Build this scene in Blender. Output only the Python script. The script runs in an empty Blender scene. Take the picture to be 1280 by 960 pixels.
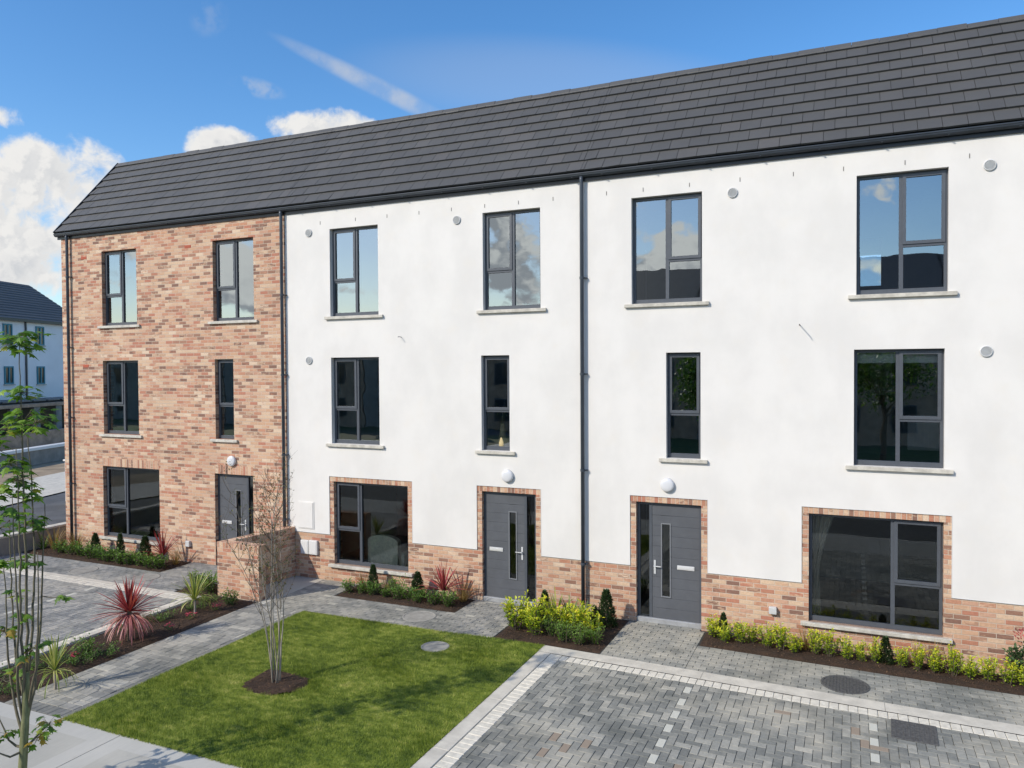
import bpy, math, random
import numpy as np
from mathutils import Vector, Matrix
random.seed(7); rng = np.random.default_rng(7)
SC = bpy.context.scene; COL = SC.collection
R = math.radians
G = -0.05                                     # level of the paving

# ------------------------------------------------------------------ helpers
def tag(o, label=None, cat=None, group=None, kind=None):
    if label: o['label'] = label
    if cat: o['category'] = cat
    if group: o['group'] = group
    if kind: o['kind'] = kind
    return o

def link(name, me, mats, parent=None):
    o = bpy.data.objects.new(name, me); COL.objects.link(o)
    for m in (mats if isinstance(mats, (list, tuple)) else [mats]): me.materials.append(m)
    if parent is not None: o.parent = parent
    return o

def empty(name, loc=(0, 0, 0), rz=0):
    o = bpy.data.objects.new(name, None); COL.objects.link(o)
    o.location = loc; o.rotation_euler = (0, 0, rz); o.empty_display_size = .2
    return o

class MB:
    def __init__(s): s.v = []; s.f = []; s.mi = []; s.r = []
    def face(s, pts, r=0., mi=0):
        n = len(s.v); s.v.extend(pts); s.f.append(tuple(range(n, n+len(pts)))); s.r.append(r); s.mi.append(mi)
    def poly(s, verts, faces, r=0., mi=0):
        n = len(s.v); s.v.extend(verts)
        for f in faces: s.f.append(tuple(n+i for i in f)); s.r.append(r); s.mi.append(mi)
    def box(s, x0, y0, z0, x1, y1, z1, r=0., mi=0, bev=0.):
        if bev > 0:
            b = bev
            P = []
            for z, i in ((z0, b), (z0+b, 0), (z1-b, 0), (z1, b)):
                P += [(x0+i, y0+i, z), (x1-i, y0+i, z), (x1-i, y1-i, z), (x0+i, y1-i, z)]
            F = [(3, 2, 1, 0), (12, 13, 14, 15)]
            for k in range(3):
                for j in range(4):
                    a = k*4+j; b2 = k*4+(j+1) % 4; F.append((a, b2, b2+4, a+4))
            s.poly(P, F, r, mi); return
        s.poly([(x0, y0, z0), (x1, y0, z0), (x1, y1, z0), (x0, y1, z0), (x0, y0, z1), (x1, y0, z1), (x1, y1, z1), (x0, y1, z1)],
               [(3, 2, 1, 0), (4, 5, 6, 7), (0, 1, 5, 4), (1, 2, 6, 5), (2, 3, 7, 6), (3, 0, 4, 7)], r, mi)
    def tube(s, pts, rad, n=6, r=0., mi=0, cap=True):
        pts = [Vector(p) for p in pts]
        if not isinstance(rad, (list, tuple)): rad = [rad]*len(pts)
        base = len(s.v); prev = None
        for i, p in enumerate(pts):
            d = (pts[min(i+1, len(pts)-1)] - pts[max(i-1, 0)])
            if d.length < 1e-9: d = Vector((0, 0, 1))
            d.normalize()
            ref = prev if prev is not None else (Vector((1, 0, 0)) if abs(d.x) < .9 else Vector((0, 1, 0)))
            a = (ref - d*ref.dot(d)); a.normalize(); b = d.cross(a); prev = a
            for k in range(n):
                t = 2*math.pi*k/n; q = p + (a*math.cos(t)+b*math.sin(t))*rad[i]; s.v.append(tuple(q))
        for i in range(len(pts)-1):
            for k in range(n):
                a0 = base+i*n+k; a1 = base+i*n+(k+1) % n
                s.f.append((a0, a1, a1+n, a0+n)); s.r.append(r); s.mi.append(mi)
        if cap:
            s.f.append(tuple(base+k for k in range(n))[::-1]); s.r.append(r); s.mi.append(mi)
            e = base+(len(pts)-1)*n; s.f.append(tuple(e+k for k in range(n))); s.r.append(r); s.mi.append(mi)
    def lathe(s, prof, c=(0, 0, 0), axis='z', n=24, r=0., mi=0):
        base = len(s.v)
        for (ra, h) in prof:
            for k in range(n):
                t = 2*math.pi*k/n; x, y = ra*math.cos(t), ra*math.sin(t)
                p = (x, y, h) if axis == 'z' else (x, -h, y)
                s.v.append((c[0]+p[0], c[1]+p[1], c[2]+p[2]))
        for i in range(len(prof)-1):
            for k in range(n):
                a0 = base+i*n+k; a1 = base+i*n+(k+1) % n
                s.f.append((a0, a1, a1+n, a0+n)); s.r.append(r); s.mi.append(mi)
        s.f.append(tuple(base+k for k in range(n))[::-1]); s.r.append(r); s.mi.append(mi)
        e = base+(len(prof)-1)*n; s.f.append(tuple(e+k for k in range(n))); s.r.append(r); s.mi.append(mi)
    def mesh(s, name, smooth=False):
        me = bpy.data.meshes.new(name); me.from_pydata(s.v, [], s.f)
        a = me.attributes.new('rnd', 'FLOAT', 'FACE'); a.data.foreach_set('value', np.array(s.r, dtype=np.float32))
        if any(s.mi): me.polygons.foreach_set('material_index', s.mi)
        if smooth: me.polygons.foreach_set('use_smooth', [True]*len(s.f))
        me.update(); return me
    def build(s, name, mats, parent=None, smooth=False):
        return link(name, s.mesh(name, smooth), mats, parent)

# ------------------------------------------------------------------ node helpers
class NT:
    def __init__(s, nt): s.nt = nt
    def n(s, t, **k):
        nd = s.nt.nodes.new(t)
        for a, b in k.items(): setattr(nd, a, b)
        return nd
    def put(s, sock, v):
        if isinstance(v, bpy.types.NodeSocket): s.nt.links.new(v, sock)
        elif v is not None: sock.default_value = v
    def m(s, op, a, b=None, c=None, clamp=False):
        nd = s.n('ShaderNodeMath', operation=op); nd.use_clamp = clamp
        s.put(nd.inputs[0], a)
        if b is not None: s.put(nd.inputs[1], b)
        if c is not None: s.put(nd.inputs[2], c)
        return nd.outputs[0]
    def vm(s, op, a, b=None):
        nd = s.n('ShaderNodeVectorMath', operation=op); s.put(nd.inputs[0], a)
        if b is not None: s.put(nd.inputs[1], b)
        return nd.outputs['Value'] if op == 'DOT_PRODUCT' else nd.outputs[0]
    def mix(s, f, a, b, mode='MIX'):
        nd = s.n('ShaderNodeMix', data_type='RGBA', blend_type=mode)
        s.put(nd.inputs[0], f); s.put(nd.inputs[6], a); s.put(nd.inputs[7], b); return nd.outputs[2]
    def noise(s, vec, scale, detail=4, rough=.55):
        nd = s.n('ShaderNodeTexNoise'); s.put(nd.inputs['Vector'], vec); nd.inputs['Scale'].default_value = scale
        nd.inputs['Detail'].default_value = detail; nd.inputs['Roughness'].default_value = rough; return nd.outputs['Fac']
    def ramp(s, f, stops, const=False):
        nd = s.n('ShaderNodeValToRGB'); cr = nd.color_ramp
        if const: cr.interpolation = 'CONSTANT'
        while len(cr.elements) < len(stops): cr.elements.new(.5)
        for e, (p, c) in zip(cr.elements, stops):
            e.position = p; e.color = c if len(c) == 4 else (*c, 1)
        s.put(nd.inputs[0], f); return nd.outputs[0]
    def mapr(s, v, a, b, c=0., d=1., smooth=True):
        nd = s.n('ShaderNodeMapRange'); nd.interpolation_type = 'SMOOTHSTEP' if smooth else 'LINEAR'
        s.put(nd.inputs[0], v)
        for i, x in enumerate((a, b, c, d)): s.put(nd.inputs[i+1], x)
        return nd.outputs[0]
    def attr(s, name='rnd'):
        nd = s.n('ShaderNodeAttribute', attribute_name=name); return nd.outputs['Fac']
    def pos(s): return s.n('ShaderNodeNewGeometry').outputs['Position']
    def obj(s): return s.n('ShaderNodeTexCoord').outputs['Object']
    def bump(s, h, strength=.3, dist=.01):
        nd = s.n('ShaderNodeBump'); nd.inputs['Strength'].default_value = strength; nd.inputs['Distance'].default_value = dist
        s.put(nd.inputs['Height'], h); return nd.outputs[0]

def material(name):
    m = bpy.data.materials.new(name); m.use_nodes = True; nt = m.node_tree
    b = nt.nodes['Principled BSDF']; return m, NT(nt), b

def plain(name, col, rough=.6, metal=0., noise=0., nscale=6., bump=0., bscale=60.):
    m, t, b = material(name); c = (*col, 1)
    b.inputs['Roughness'].default_value = rough; b.inputs['Metallic'].default_value = metal
    if noise:
        f = t.noise(t.pos(), nscale, 5, .6)
        c2 = t.mix(t.mapr(f, .3, .7), tuple(x*(1-noise) for x in col)+(1,), tuple(min(1, x*(1+noise)) for x in col)+(1,))
        t.put(b.inputs['Base Color'], c2)
    else: b.inputs['Base Color'].default_value = c
    if bump: t.put(b.inputs['Normal'], t.bump(t.noise(t.pos(), bscale, 3), bump, .01))
    return m

def brick_mat(name, W, H, bond=True, use='wall', scale=1.):
    m, t, b = material(name)
    g = t.n('ShaderNodeNewGeometry'); sp = t.n('ShaderNodeSeparateXYZ'); t.put(sp.inputs[0], g.outputs['Position'])
    sn = t.n('ShaderNodeSeparateXYZ'); t.put(sn.inputs[0], g.outputs['True Normal'])
    x, y, z = sp.outputs
    front = t.m('GREATER_THAN', t.m('ABSOLUTE', sn.outputs[1]), .6)
    u = t.m('ADD', t.m('MULTIPLY', x, front), t.m('MULTIPLY', t.m('ADD', y, .112), t.m('SUBTRACT', 1, front)))
    v = t.m('ADD', z, .05)
    if use == 'top':                                   # brick on edge along the wall
        u = y; v = t.m('ADD', t.m('MULTIPLY', x, .001), .3)
    if use == 'topx': u = x; v = t.m('ADD', t.m('MULTIPLY', z, .001), .3)
    vr = t.m('DIVIDE', v, H); row = t.m('FLOOR', vr)
    uo = t.m('DIVIDE', u, W)
    if bond: uo = t.m('ADD', uo, t.m('MULTIPLY', t.m('MODULO', t.m('ADD', row, 100), 2), .5))
    col = t.m('FLOOR', uo); fu = t.m('SUBTRACT', uo, col); fv = t.m('SUBTRACT', vr, row)
    du = t.m('MULTIPLY', t.m('MINIMUM', fu, t.m('SUBTRACT', 1, fu)), W)
    dv = t.m('MULTIPLY', t.m('MINIMUM', fv, t.m('SUBTRACT', 1, fv)), H)
    nz = t.noise(t.pos(), 70, 3)
    d = t.m('ADD', t.m('MINIMUM', du, dv), t.m('MULTIPLY', t.m('SUBTRACT', nz, .5), .004))
    mask = t.mapr(d, .003, .0062)
    cv = t.n('ShaderNodeCombineXYZ'); t.put(cv.inputs[0], col); t.put(cv.inputs[1], row); t.put(cv.inputs[2], front)
    wn = t.n('ShaderNodeTexWhiteNoise', noise_dimensions='3D'); t.put(wn.inputs[0], cv.outputs[0])
    wn2 = t.n('ShaderNodeSeparateColor'); t.put(wn2.inputs[0], wn.outputs['Color'])
    pal = [(0, (.64, .46, .32)), (.15, (.58, .36, .235)), (.30, (.52, .265, .17)), (.42, (.60, .39, .27)), (.55, (.47, .205, .135)),
           (.66, (.55, .33, .23)), (.76, (.30, .165, .115)), (.86, (.69, .53, .39)), (.92, (.24, .135, .10))]
    c = t.ramp(wn.outputs['Value'], pal, const=True)
    # each brick is brindled: a second tone runs in along part of it
    streak = t.noise(t.vm('MULTIPLY', t.pos(), (5., 5., 16.)), 1.6, 4, .65)
    c2 = t.ramp(wn2.outputs[1], [(0, (.60, .40, .27)), (.35, (.46, .22, .14)), (.6, (.34, .19, .13)), (.8, (.62, .44, .30))], const=True)
    c = t.mix(t.m('MULTIPLY', t.mapr(t.m('ADD', streak, t.m('MULTIPLY', t.m('SUBTRACT', wn2.outputs[2], .5), .3)), .48, .62), .75), c, c2)
    fine = t.noise(t.pos(), 38, 4, .7)
    c = t.mix(1., c, t.ramp(fine, [(.25, (.76, .74, .72)), (.75, (1.10, 1.10, 1.10))]), 'MULTIPLY')
    big = t.noise(t.pos(), .7, 3)
    c = t.mix(1., c, t.ramp(big, [(.3, (.93, .92, .92)), (.7, (1.06, 1.06, 1.05))]), 'MULTIPLY')
    mort = t.mix(t.mapr(big, .3, .7), (.50, .42, .33, 1), (.60, .51, .41, 1))
    c = t.mix(mask, mort, c)
    t.put(b.inputs['Base Color'], c); b.inputs['Roughness'].default_value = .9
    h = t.m('ADD', mask, t.m('MULTIPLY', fine, .35))
    t.put(b.inputs['Normal'], t.bump(h, .7, .006))
    return m

M = {}
M['brick'] = brick_mat('brick_stretcher', .225, .075)
M['soldier'] = brick_mat('brick_soldier', .075, .6, bond=False)
M['jamb'] = brick_mat('brick_header', .16, .075)
M['coping_y'] = brick_mat('brick_on_edge_y', .075, .6, bond=False, use='top')
M['coping_x'] = brick_mat('brick_on_edge_x', .075, .6, bond=False, use='topx')

def render_mat(name, col):
    m, t, b = material(name)
    p = t.pos(); n1 = t.noise(p, .9, 4, .6); n2 = t.noise(t.vm('MULTIPLY', p, (1.2, 1.2, .6)), 1.1, 5, .6); n3 = t.noise(p, 160, 2)
    f = t.m('ADD', t.m('MULTIPLY', n1, .55), t.m('MULTIPLY', n2, .45))
    c = t.mix(t.mapr(f, .36, .62), tuple(x*.91 for x in col)+(1,), (*col, 1))
    c = t.mix(t.mapr(t.noise(p, 2.7, 3), .5, .8, 0, .35), c, (col[0]*.96, col[1]*.93, col[2]*.88, 1))
    t.put(b.inputs['Base Color'], c); b.inputs['Roughness'].default_value = .92
    t.put(b.inputs['Normal'], t.bump(t.m('ADD', n3, t.m('MULTIPLY', n1, 2.)), .12, .004)); return m
M['render'] = render_mat('white_render', (.745, .728, .70))
M['frame'] = plain('frame_grey', (.080, .090, .106), .38, noise=.06, nscale=9)
M['door'] = plain('door_grey', (.098, .105, .118), .42, noise=.07, nscale=5)
M['black'] = plain('black_plastic', (.012, .014, .017), .35)
M['gutter'] = plain('gutter_grey', (.035, .043, .055), .3, noise=.15, nscale=3)
M['pipe'] = plain('pipe_grey', (.05, .062, .08), .35, noise=.12, nscale=4)
M['pipe2'] = plain('bead_grey', (.20, .21, .225), .4)
M['steel'] = plain('brushed_steel', (.78, .78, .77), .35, .35)
M['alu'] = plain('threshold_aluminium', (.42, .43, .44), .4, .3, noise=.1)
M['sill'] = plain('concrete_sill', (.52, .495, .435), .85, noise=.18, nscale=8, bump=.2)
M['white'] = plain('white_plastic', (.72, .72, .71), .4)
M['lamp'] = plain('opal_lamp', (.66, .67, .69), .25)
M['vent'] = plain('vent_grey', (.55, .56, .56), .5, noise=.08)
M['slot'] = plain('dark_slot', (.16, .15, .14), .8)
M['airbrick'] = plain('terracotta', (.42, .10, .055), .8, noise=.15)
M['reveal'] = render_mat('reveal_render', (.72, .71, .69))
M['wallpaint'] = plain('room_paint', (.38, .36, .30), .8, noise=.04)
M['litolivepaint'] = plain('brightened_room_paint', (.80, .78, .60), .8, noise=.03)  # olive room paint, brightened in colour to stand in for rear window light
M['floorwood'] = plain('room_floor', (.16, .11, .075), .5, noise=.2, nscale=4)
M['fabric'] = plain('cream_fabric', (.80, .74, .60), .9, noise=.12, nscale=20, bump=.3)
M['curtain'] = plain('beige_curtain', (.62, .55, .46), .9, noise=.1, nscale=9)
M['ceramic'] = plain('mustard_ceramic', (.52, .42, .22), .5, noise=.1, nscale=14)
M['wood'] = plain('brown_wood', (.20, .10, .05), .5, noise=.25, nscale=6)
M['mirror'] = plain('mirror_glass', (.9, .9, .9), .02, 1.)
M['blind'] = plain('grey_blind', (.70, .71, .71), .7)

def glass(name, base, tint=(.84, .89, .86, 1)):
    m, t, b = material(name); nt = m.node_tree
    tr = t.n('ShaderNodeBsdfTransparent'); tr.inputs[0].default_value = tint
    gl = t.n('ShaderNodeBsdfGlossy'); gl.inputs['Roughness'].default_value = .0; gl.inputs[0].default_value = (.86, .93, .96, 1)
    # gentle panel distortion, as double glazing bows
    t.put(gl.inputs['Normal'], t.bump(t.noise(t.pos(), 1.1, 2), .25, .008))
    fr = t.n('ShaderNodeFresnel'); fr.inputs[0].default_value = 1.5
    f = t.m('ADD', t.m('MULTIPLY', fr.outputs[0], 1.6), base, clamp=True)
    mx = t.n('ShaderNodeMixShader'); t.put(mx.inputs[0], f); t.put(mx.inputs[1], tr.outputs[0]); t.put(mx.inputs[2], gl.outputs[0])
    nt.links.new(mx.outputs[0], nt.nodes['Material Output'].inputs[0]); nt.nodes.remove(b); return m
M['glass'] = glass('coated_glass', .25)
M['clear_glass'] = glass('clear_glass', .02, (.74, .80, .77, 1))

def tile_mat():
    m, t, b = material('concrete_roof_tile'); r = t.attr(); p = t.pos()
    c = t.ramp(r, [(0, (.072, .072, .072)), (.5, (.077, .077, .0765)), (.9, (.083, .082, .081)), (1, (.092, .089, .087))])
    n1 = t.noise(p, 1.1, 5, .6); n2 = t.noise(p, 45, 3)
    c = t.mix(1., c, t.ramp(n1, [(.3, (.92, .92, .92)), (.7, (1.08, 1.08, 1.06))]), 'MULTIPLY')
    c = t.mix(t.mapr(n2, .66, .8, 0, .25), c, (.16, .16, .15, 1))
    t.put(b.inputs['Base Color'], c); b.inputs['Roughness'].default_value = .62
    t.put(b.inputs['Normal'], t.bump(n2, .25, .004)); return m
M['tile'] = tile_mat()

def paver_mat(name, stops, dust=(.45, .425, .37), dusty=.62, dscale=.42):
    m, t, b = material(name); r = t.attr(); p = t.pos()
    c = t.ramp(r, stops)
    n1 = t.noise(p, 24, 4, .7); c = t.mix(1., c, t.ramp(n1, [(.3, (.84, .84, .84)), (.7, (1.15, 1.15, 1.15))]), 'MULTIPLY')
    sp = t.n('ShaderNodeTexNoise'); t.put(sp.inputs['Vector'], p); sp.inputs['Scale'].default_value = 220
    c = t.mix(t.mapr(sp.outputs['Fac'], .62, .72, 0, .35), c, (.5, .5, .48, 1))
    dn = t.m('ADD', t.m('MULTIPLY', t.noise(p, dscale, 5, .62), .7), t.m('MULTIPLY', t.noise(t.vm('MULTIPLY', p, (1., .5, 1.)), 2.6, 4, .6), .3))
    c = t.mix(t.mapr(dn, .46, .60, 0, dusty), c, (*dust, 1))
    dk = t.noise(t.vm('ADD', p, (31., 7., 3.)), .8, 5, .65)
    c = t.mix(t.mapr(dk, .48, .66, 0, .62), c, (.095, .105, .103, 1))
    c = t.mix(t.m('GREATER_THAN', r, 1.05), c, (.29, .235, .19, 1))
    c = t.mix(t.m('GREATER_THAN', r, 1.5), c, (.54, .54, .50, 1))
    c = t.mix(1., c, (1., .985, .915, 1), 'MULTIPLY')
    t.put(b.inputs['Base Color'], c); b.inputs['Roughness'].default_value = .85
    t.put(b.inputs['Normal'], t.bump(n1, .35, .004)); return m
GS = [(0, (.165, .172, .168)), (.4, (.225, .230, .222)), (.7, (.28, .282, .268)), (.93, (.35, .345, .32)), (1, (.42, .405, .365))]
GP = [(0, (.18, .182, .180)), (.4, (.245, .245, .237)), (.75, (.33, .322, .305)), (1, (.48, .465, .42))]
M['pave_bay'] = paver_mat('block_paving_grey', GS)
M['pave_path'] = paver_mat('block_paving_path', GP, dusty=.4)
M['pave_left'] = paver_mat('block_paving_left', [(0, (.175, .185, .195)), (.5, (.25, .255, .26)), (1, (.35, .345, .335))], dusty=.35)
M['joint'] = plain('joint_sand', (.032, .031, .027), .95, noise=.3, nscale=3)
M['kerb'] = plain('concrete_kerb', (.56, .525, .445), .85, noise=.12, nscale=5, bump=.2)
M['sett'] = plain('cream_setts', (.64, .60, .505), .85, noise=.12, nscale=14, bump=.25)
def concrete_mat():
    m, t, b = material('brushed_concrete'); p = t.pos()
    n1 = t.noise(p, .8, 5, .6); n2 = t.noise(t.vm('MULTIPLY', p, (60., 3., 1.)), 1., 3)
    c = t.ramp(n1, [(.3, (.37, .36, .315)), (.55, (.44, .425, .37)), (.75, (.50, .48, .42))])
    c = t.mix(1., c, t.ramp(n2, [(.3, (.94, .94, .94)), (.7, (1.05, 1.05, 1.05))]), 'MULTIPLY')
    c = t.mix(t.mapr(t.noise(p, 3.1, 5, .7), .58, .72, 0, .3), c, (.28, .27, .25, 1))
    r = t.attr(); c = t.mix(t.m('MULTIPLY', r, .5), c, (.58, .57, .53, 1))
    t.put(b.inputs['Base Color'], c); b.inputs['Roughness'].default_value = .9
    t.put(b.inputs['Normal'], t.bump(n2, .25, .004)); return m
M['concrete'] = concrete_mat()
M['asphalt'] = plain('asphalt', (.095, .098, .10), .9, noise=.2, nscale=1.2, bump=.5, bscale=90)
M['stonewall'] = plain('rendered_wall', (.26, .245, .22), .9, noise=.18, nscale=2, bump=.3)
M['dirt'] = plain('bare_earth', (.30, .23, .15), .95, noise=.3, nscale=.8, bump=.5, bscale=12)
M['farbrick'] = plain('far_brick', (.42, .29, .20), .9, noise=.25, nscale=2.5)
M['cover'] = plain('cast_iron', (.10, .10, .098), .6, .2, noise=.3, nscale=25, bump=.4, bscale=70)
M['covercon'] = plain('concrete_cover', (.29, .28, .25), .85, noise=.15, nscale=9, bump=.3)
M['farwhite'] = plain('far_render', (.82, .82, .82), .9, noise=.04, nscale=.8)
M['teal'] = plain('teal_frame', (.03, .20, .26), .5)
M['darkglass'] = plain('dark_pane', (.02, .035, .045), .08)

def soil_mat():
    m, t, b = material('bark_mulch'); p = t.pos(); n = t.noise(p, 55, 4, .7); n2 = t.noise(p, 5, 3)
    c = t.ramp(n, [(.3, (.014, .008, .004)), (.55, (.050, .027, .014)), (.75, (.12, .066, .036))])
    c = t.mix(t.mapr(n2, .4, .7, 0, .5), c, (.085, .045, .024, 1)); c = t.mix(t.attr(), c, (.24, .14, .08, 1))
    t.put(b.inputs['Base Color'], c); b.inputs['Roughness'].default_value = .97
    t.put(b.inputs['Normal'], t.bump(n, .9, .03)); return m
M['soil'] = soil_mat()

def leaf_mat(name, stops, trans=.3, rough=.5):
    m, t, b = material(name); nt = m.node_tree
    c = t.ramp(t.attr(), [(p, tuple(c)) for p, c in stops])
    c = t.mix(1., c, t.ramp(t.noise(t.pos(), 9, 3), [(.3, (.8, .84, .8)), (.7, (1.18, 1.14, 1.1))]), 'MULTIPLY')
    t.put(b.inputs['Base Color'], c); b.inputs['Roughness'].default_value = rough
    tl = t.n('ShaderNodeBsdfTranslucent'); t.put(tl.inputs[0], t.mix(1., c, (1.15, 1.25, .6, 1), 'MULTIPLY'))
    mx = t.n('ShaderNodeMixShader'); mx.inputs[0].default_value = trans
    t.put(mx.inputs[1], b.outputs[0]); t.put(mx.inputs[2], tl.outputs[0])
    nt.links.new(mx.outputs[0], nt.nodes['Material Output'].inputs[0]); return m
M['yellowgreen'] = leaf_mat('golden_leaves', [(0, (.09, .19, .02)), (.35, (.30, .42, .03)), (.7, (.58, .62, .035)), (1, (.85, .68, .04))])
M['midgreen'] = leaf_mat('green_leaves', [(0, (.04, .09, .015)), (.5, (.10, .20, .03)), (1, (.22, .34, .06))])
M['darkgreen'] = leaf_mat('dark_leaves', [(0, (.02, .045, .018)), (.6, (.05, .095, .035)), (1, (.12, .18, .06))], .2)
M['red'] = leaf_mat('red_leaves', [(0, (.13, .018, .025)), (.5, (.38, .045, .06)), (1, (.60, .16, .15))], .25)
M['pinkred'] = leaf_mat('pink_leaves', [(0, (.30, .08, .09)), (.5, (.55, .23, .22)), (1, (.70, .42, .37))], .25)
M['variegated'] = leaf_mat('variegated_blades', [(0, (.10, .17, .03)), (.5, (.36, .40, .09)), (1, (.62, .58, .24))], .25)
M['bronze'] = leaf_mat('bronze_grass', [(0, (.15, .09, .03)), (.6, (.36, .22, .07)), (1, (.50, .38, .16))], .25)
M['mapleleaf'] = leaf_mat('maple_leaves', [(0, (.05, .12, .015)), (.5, (.13, .26, .03)), (.9, (.27, .42, .06)), (1, (.36, .25, .04))], .4)
M['tipleaf'] = leaf_mat('thin_leaves', [(0, (.05, .08, .02)), (.6, (.12, .13, .04)), (1, (.22, .14, .05))], .3)
M['pink'] = leaf_mat('pink_petals', [(0, (.5, .03, .08)), (1, (.75, .10, .18))], .2)
def bark_mat(name, a, b_):
    m, t, b = material(name); n = t.noise(t.vm('MULTIPLY', t.obj(), (14., 14., 3.)), 2., 5, .7)
    t.put(b.inputs['Base Color'], t.ramp(n, [(.3, a), (.7, b_)])); b.inputs['Roughness'].default_value = .85
    t.put(b.inputs['Normal'], t.bump(n, .5, .01)); return m
M['bark_green'] = bark_mat('greenish_bark', (.10, .11, .045), (.26, .27, .13))
M['bark_dark'] = bark_mat('twig_bark', (.055, .042, .03), (.14, .11, .08))
M['bark_pale'] = bark_mat('pale_bark', (.17, .14, .11), (.42, .38, .32))
M['bark_whip'] = bark_mat('whip_bark', (.075, .065, .04), (.19, .17, .11))
M['bark_brown'] = bark_mat('brown_bark', (.06, .045, .03), (.16, .12, .08))

# ------------------------------------------------------------------ walls with openings
def slab_mesh(mb, xs, zs, occ, y0, y1, mi=0):
    nx, nz = len(xs)-1, len(zs)-1
    O = lambda i, j: 0 <= i < nx and 0 <= j < nz and occ[i][j]
    for i in range(nx):
        for j in range(nz):
            if not O(i, j): continue
            a, b, c, d = xs[i], xs[i+1], zs[j], zs[j+1]
            mb.face([(a, y0, c), (b, y0, c), (b, y0, d), (a, y0, d)], 0, mi)
            mb.face([(b, y1, c), (a, y1, c), (a, y1, d), (b, y1, d)], 0, mi)
            if not O(i-1, j): mb.face([(a, y1, c), (a, y0, c), (a, y0, d), (a, y1, d)], 0, mi)
            if not O(i+1, j): mb.face([(b, y0, c), (b, y1, c), (b, y1, d), (b, y0, d)], 0, mi)
            if not O(i, j-1): mb.face([(a, y1, c), (b, y1, c), (b, y0, c), (a, y0, c)], 0, mi)
            if not O(i, j+1): mb.face([(a, y0, d), (b, y0, d), (b, y1, d), (a, y1, d)], 0, mi)

def wall(x0, x1, z0, z1, openings, region, y0, y1):
    """region(xc,zc)->bool says whether a cell belongs to this wall"""
    xs = {x0, x1}; zs = {z0, z1, .95}
    for o in openings:
        for k in (0, 1): xs.add(o[k]); xs.add(o[k]-.105 if k == 0 else o[k]+.105)
        zs.add(o[2]); zs.add(o[3]); zs.add(o[3]+.105); zs.add(o[3]+.2)
    xs = sorted(x for x in xs if x0 <= x <= x1); zs = sorted(z for z in zs if z0 <= z <= z1)
    occ = []
    for i in range(len(xs)-1):
        row = []
        for j in range(len(zs)-1):
            xc, zc = (xs[i]+xs[i+1])/2, (zs[j]+zs[j+1])/2
            hole = any(o[0] < xc < o[1] and o[2] < zc < o[3] for o in openings) or any(o[0] < xc < o[1] and o[2] == 0 and zc < 0 for o in openings)
            row.append((not hole) and region(xc, zc))
        occ.append(row)
    mb = MB(); slab_mesh(mb, xs, zs, occ, y0, y1); return mb

REV = .10                                      # depth of the reveals
def pane(mb, x0, x1, z0, z1, y): mb.face([(x0, y, z0), (x1, y, z0), (x1, y, z1), (x0, y, z1)])
def ring(mb, x0, x1, z0, z1, y0, y1, w, wb=None, bev=.0):
    wb = w if wb is None else wb
    mb.box(x0, y0, z0, x0+w, y1, z1); mb.box(x1-w, y0, z0, x1, y1, z1)
    mb.box(x0+w, y0+.0015, z1-w, x1-w, y1, z1); mb.box(x0+w, y0+.0015, z0, x1-w, y1, z0+wb)

def window(house, x0, x1, z0, z1, split=.5, sash_left=True, transom=.4, narrow=False, sill=True, label=None):
    """fixed tall light beside a column with an opening sash over a fixed light"""
    yf = REV; yb = REV+.07; F = .045; GL = M['clear_glass'] if z0 < 1 else M['glass']
    fr = MB(); ring(fr, x0+.004, x1-.004, z0+.004, z1-.004, yf, yb, F, .075)
    win = fr.build('window', M['frame'], house)
    if label: win['label'] = label
    xm = x0+(x1-x0)*split; zt = z0+(z1-z0)*transom
    mm = MB()
    if narrow: a, b = x0+F, x1-F
    else:
        mm.box(xm-.03, yf-.001, z0+.075, xm+.03, yb, z1-F)
        a, b = (x0+F, xm-.03) if sash_left else (xm+.03, x1-F)
    mm.box(a, yf+.0005, zt-.03, b, yb, zt+.03)
    mm.build('mullion', M['frame'], win)
    s = MB(); ring(s, a-.012, b+.012, zt+.012, z1-F+.012, yf-.018, yf+.03, .05)
    s.build('sash', M['frame'], win)
    g = MB(); pane(g, a+.03, b-.03, zt+.05, z1-F-.03, yf+.012); g.build('pane', GL, win)
    g = MB(); pane(g, a-.005, b+.005, z0+.07, zt-.025, yf+.03); g.build('pane', GL, win)
    if not narrow:
        c, d = (xm+.03, x1-F) if sash_left else (x0+F, xm-.03)
        g = MB(); pane(g, c-.005, d+.005, z0+.07, z1-F+.005, yf+.03); g.build('pane', GL, win)
    if sill:
        k = MB(); ex = .12 if not sill == 'brick' else .08
        k.box(x0-ex, -.055, z0-.065, x1+ex, -.0015 if False else REV-.002, z0-.002, bev=.006)
        k.build('sill', M['sill'], win)
    return win

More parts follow.
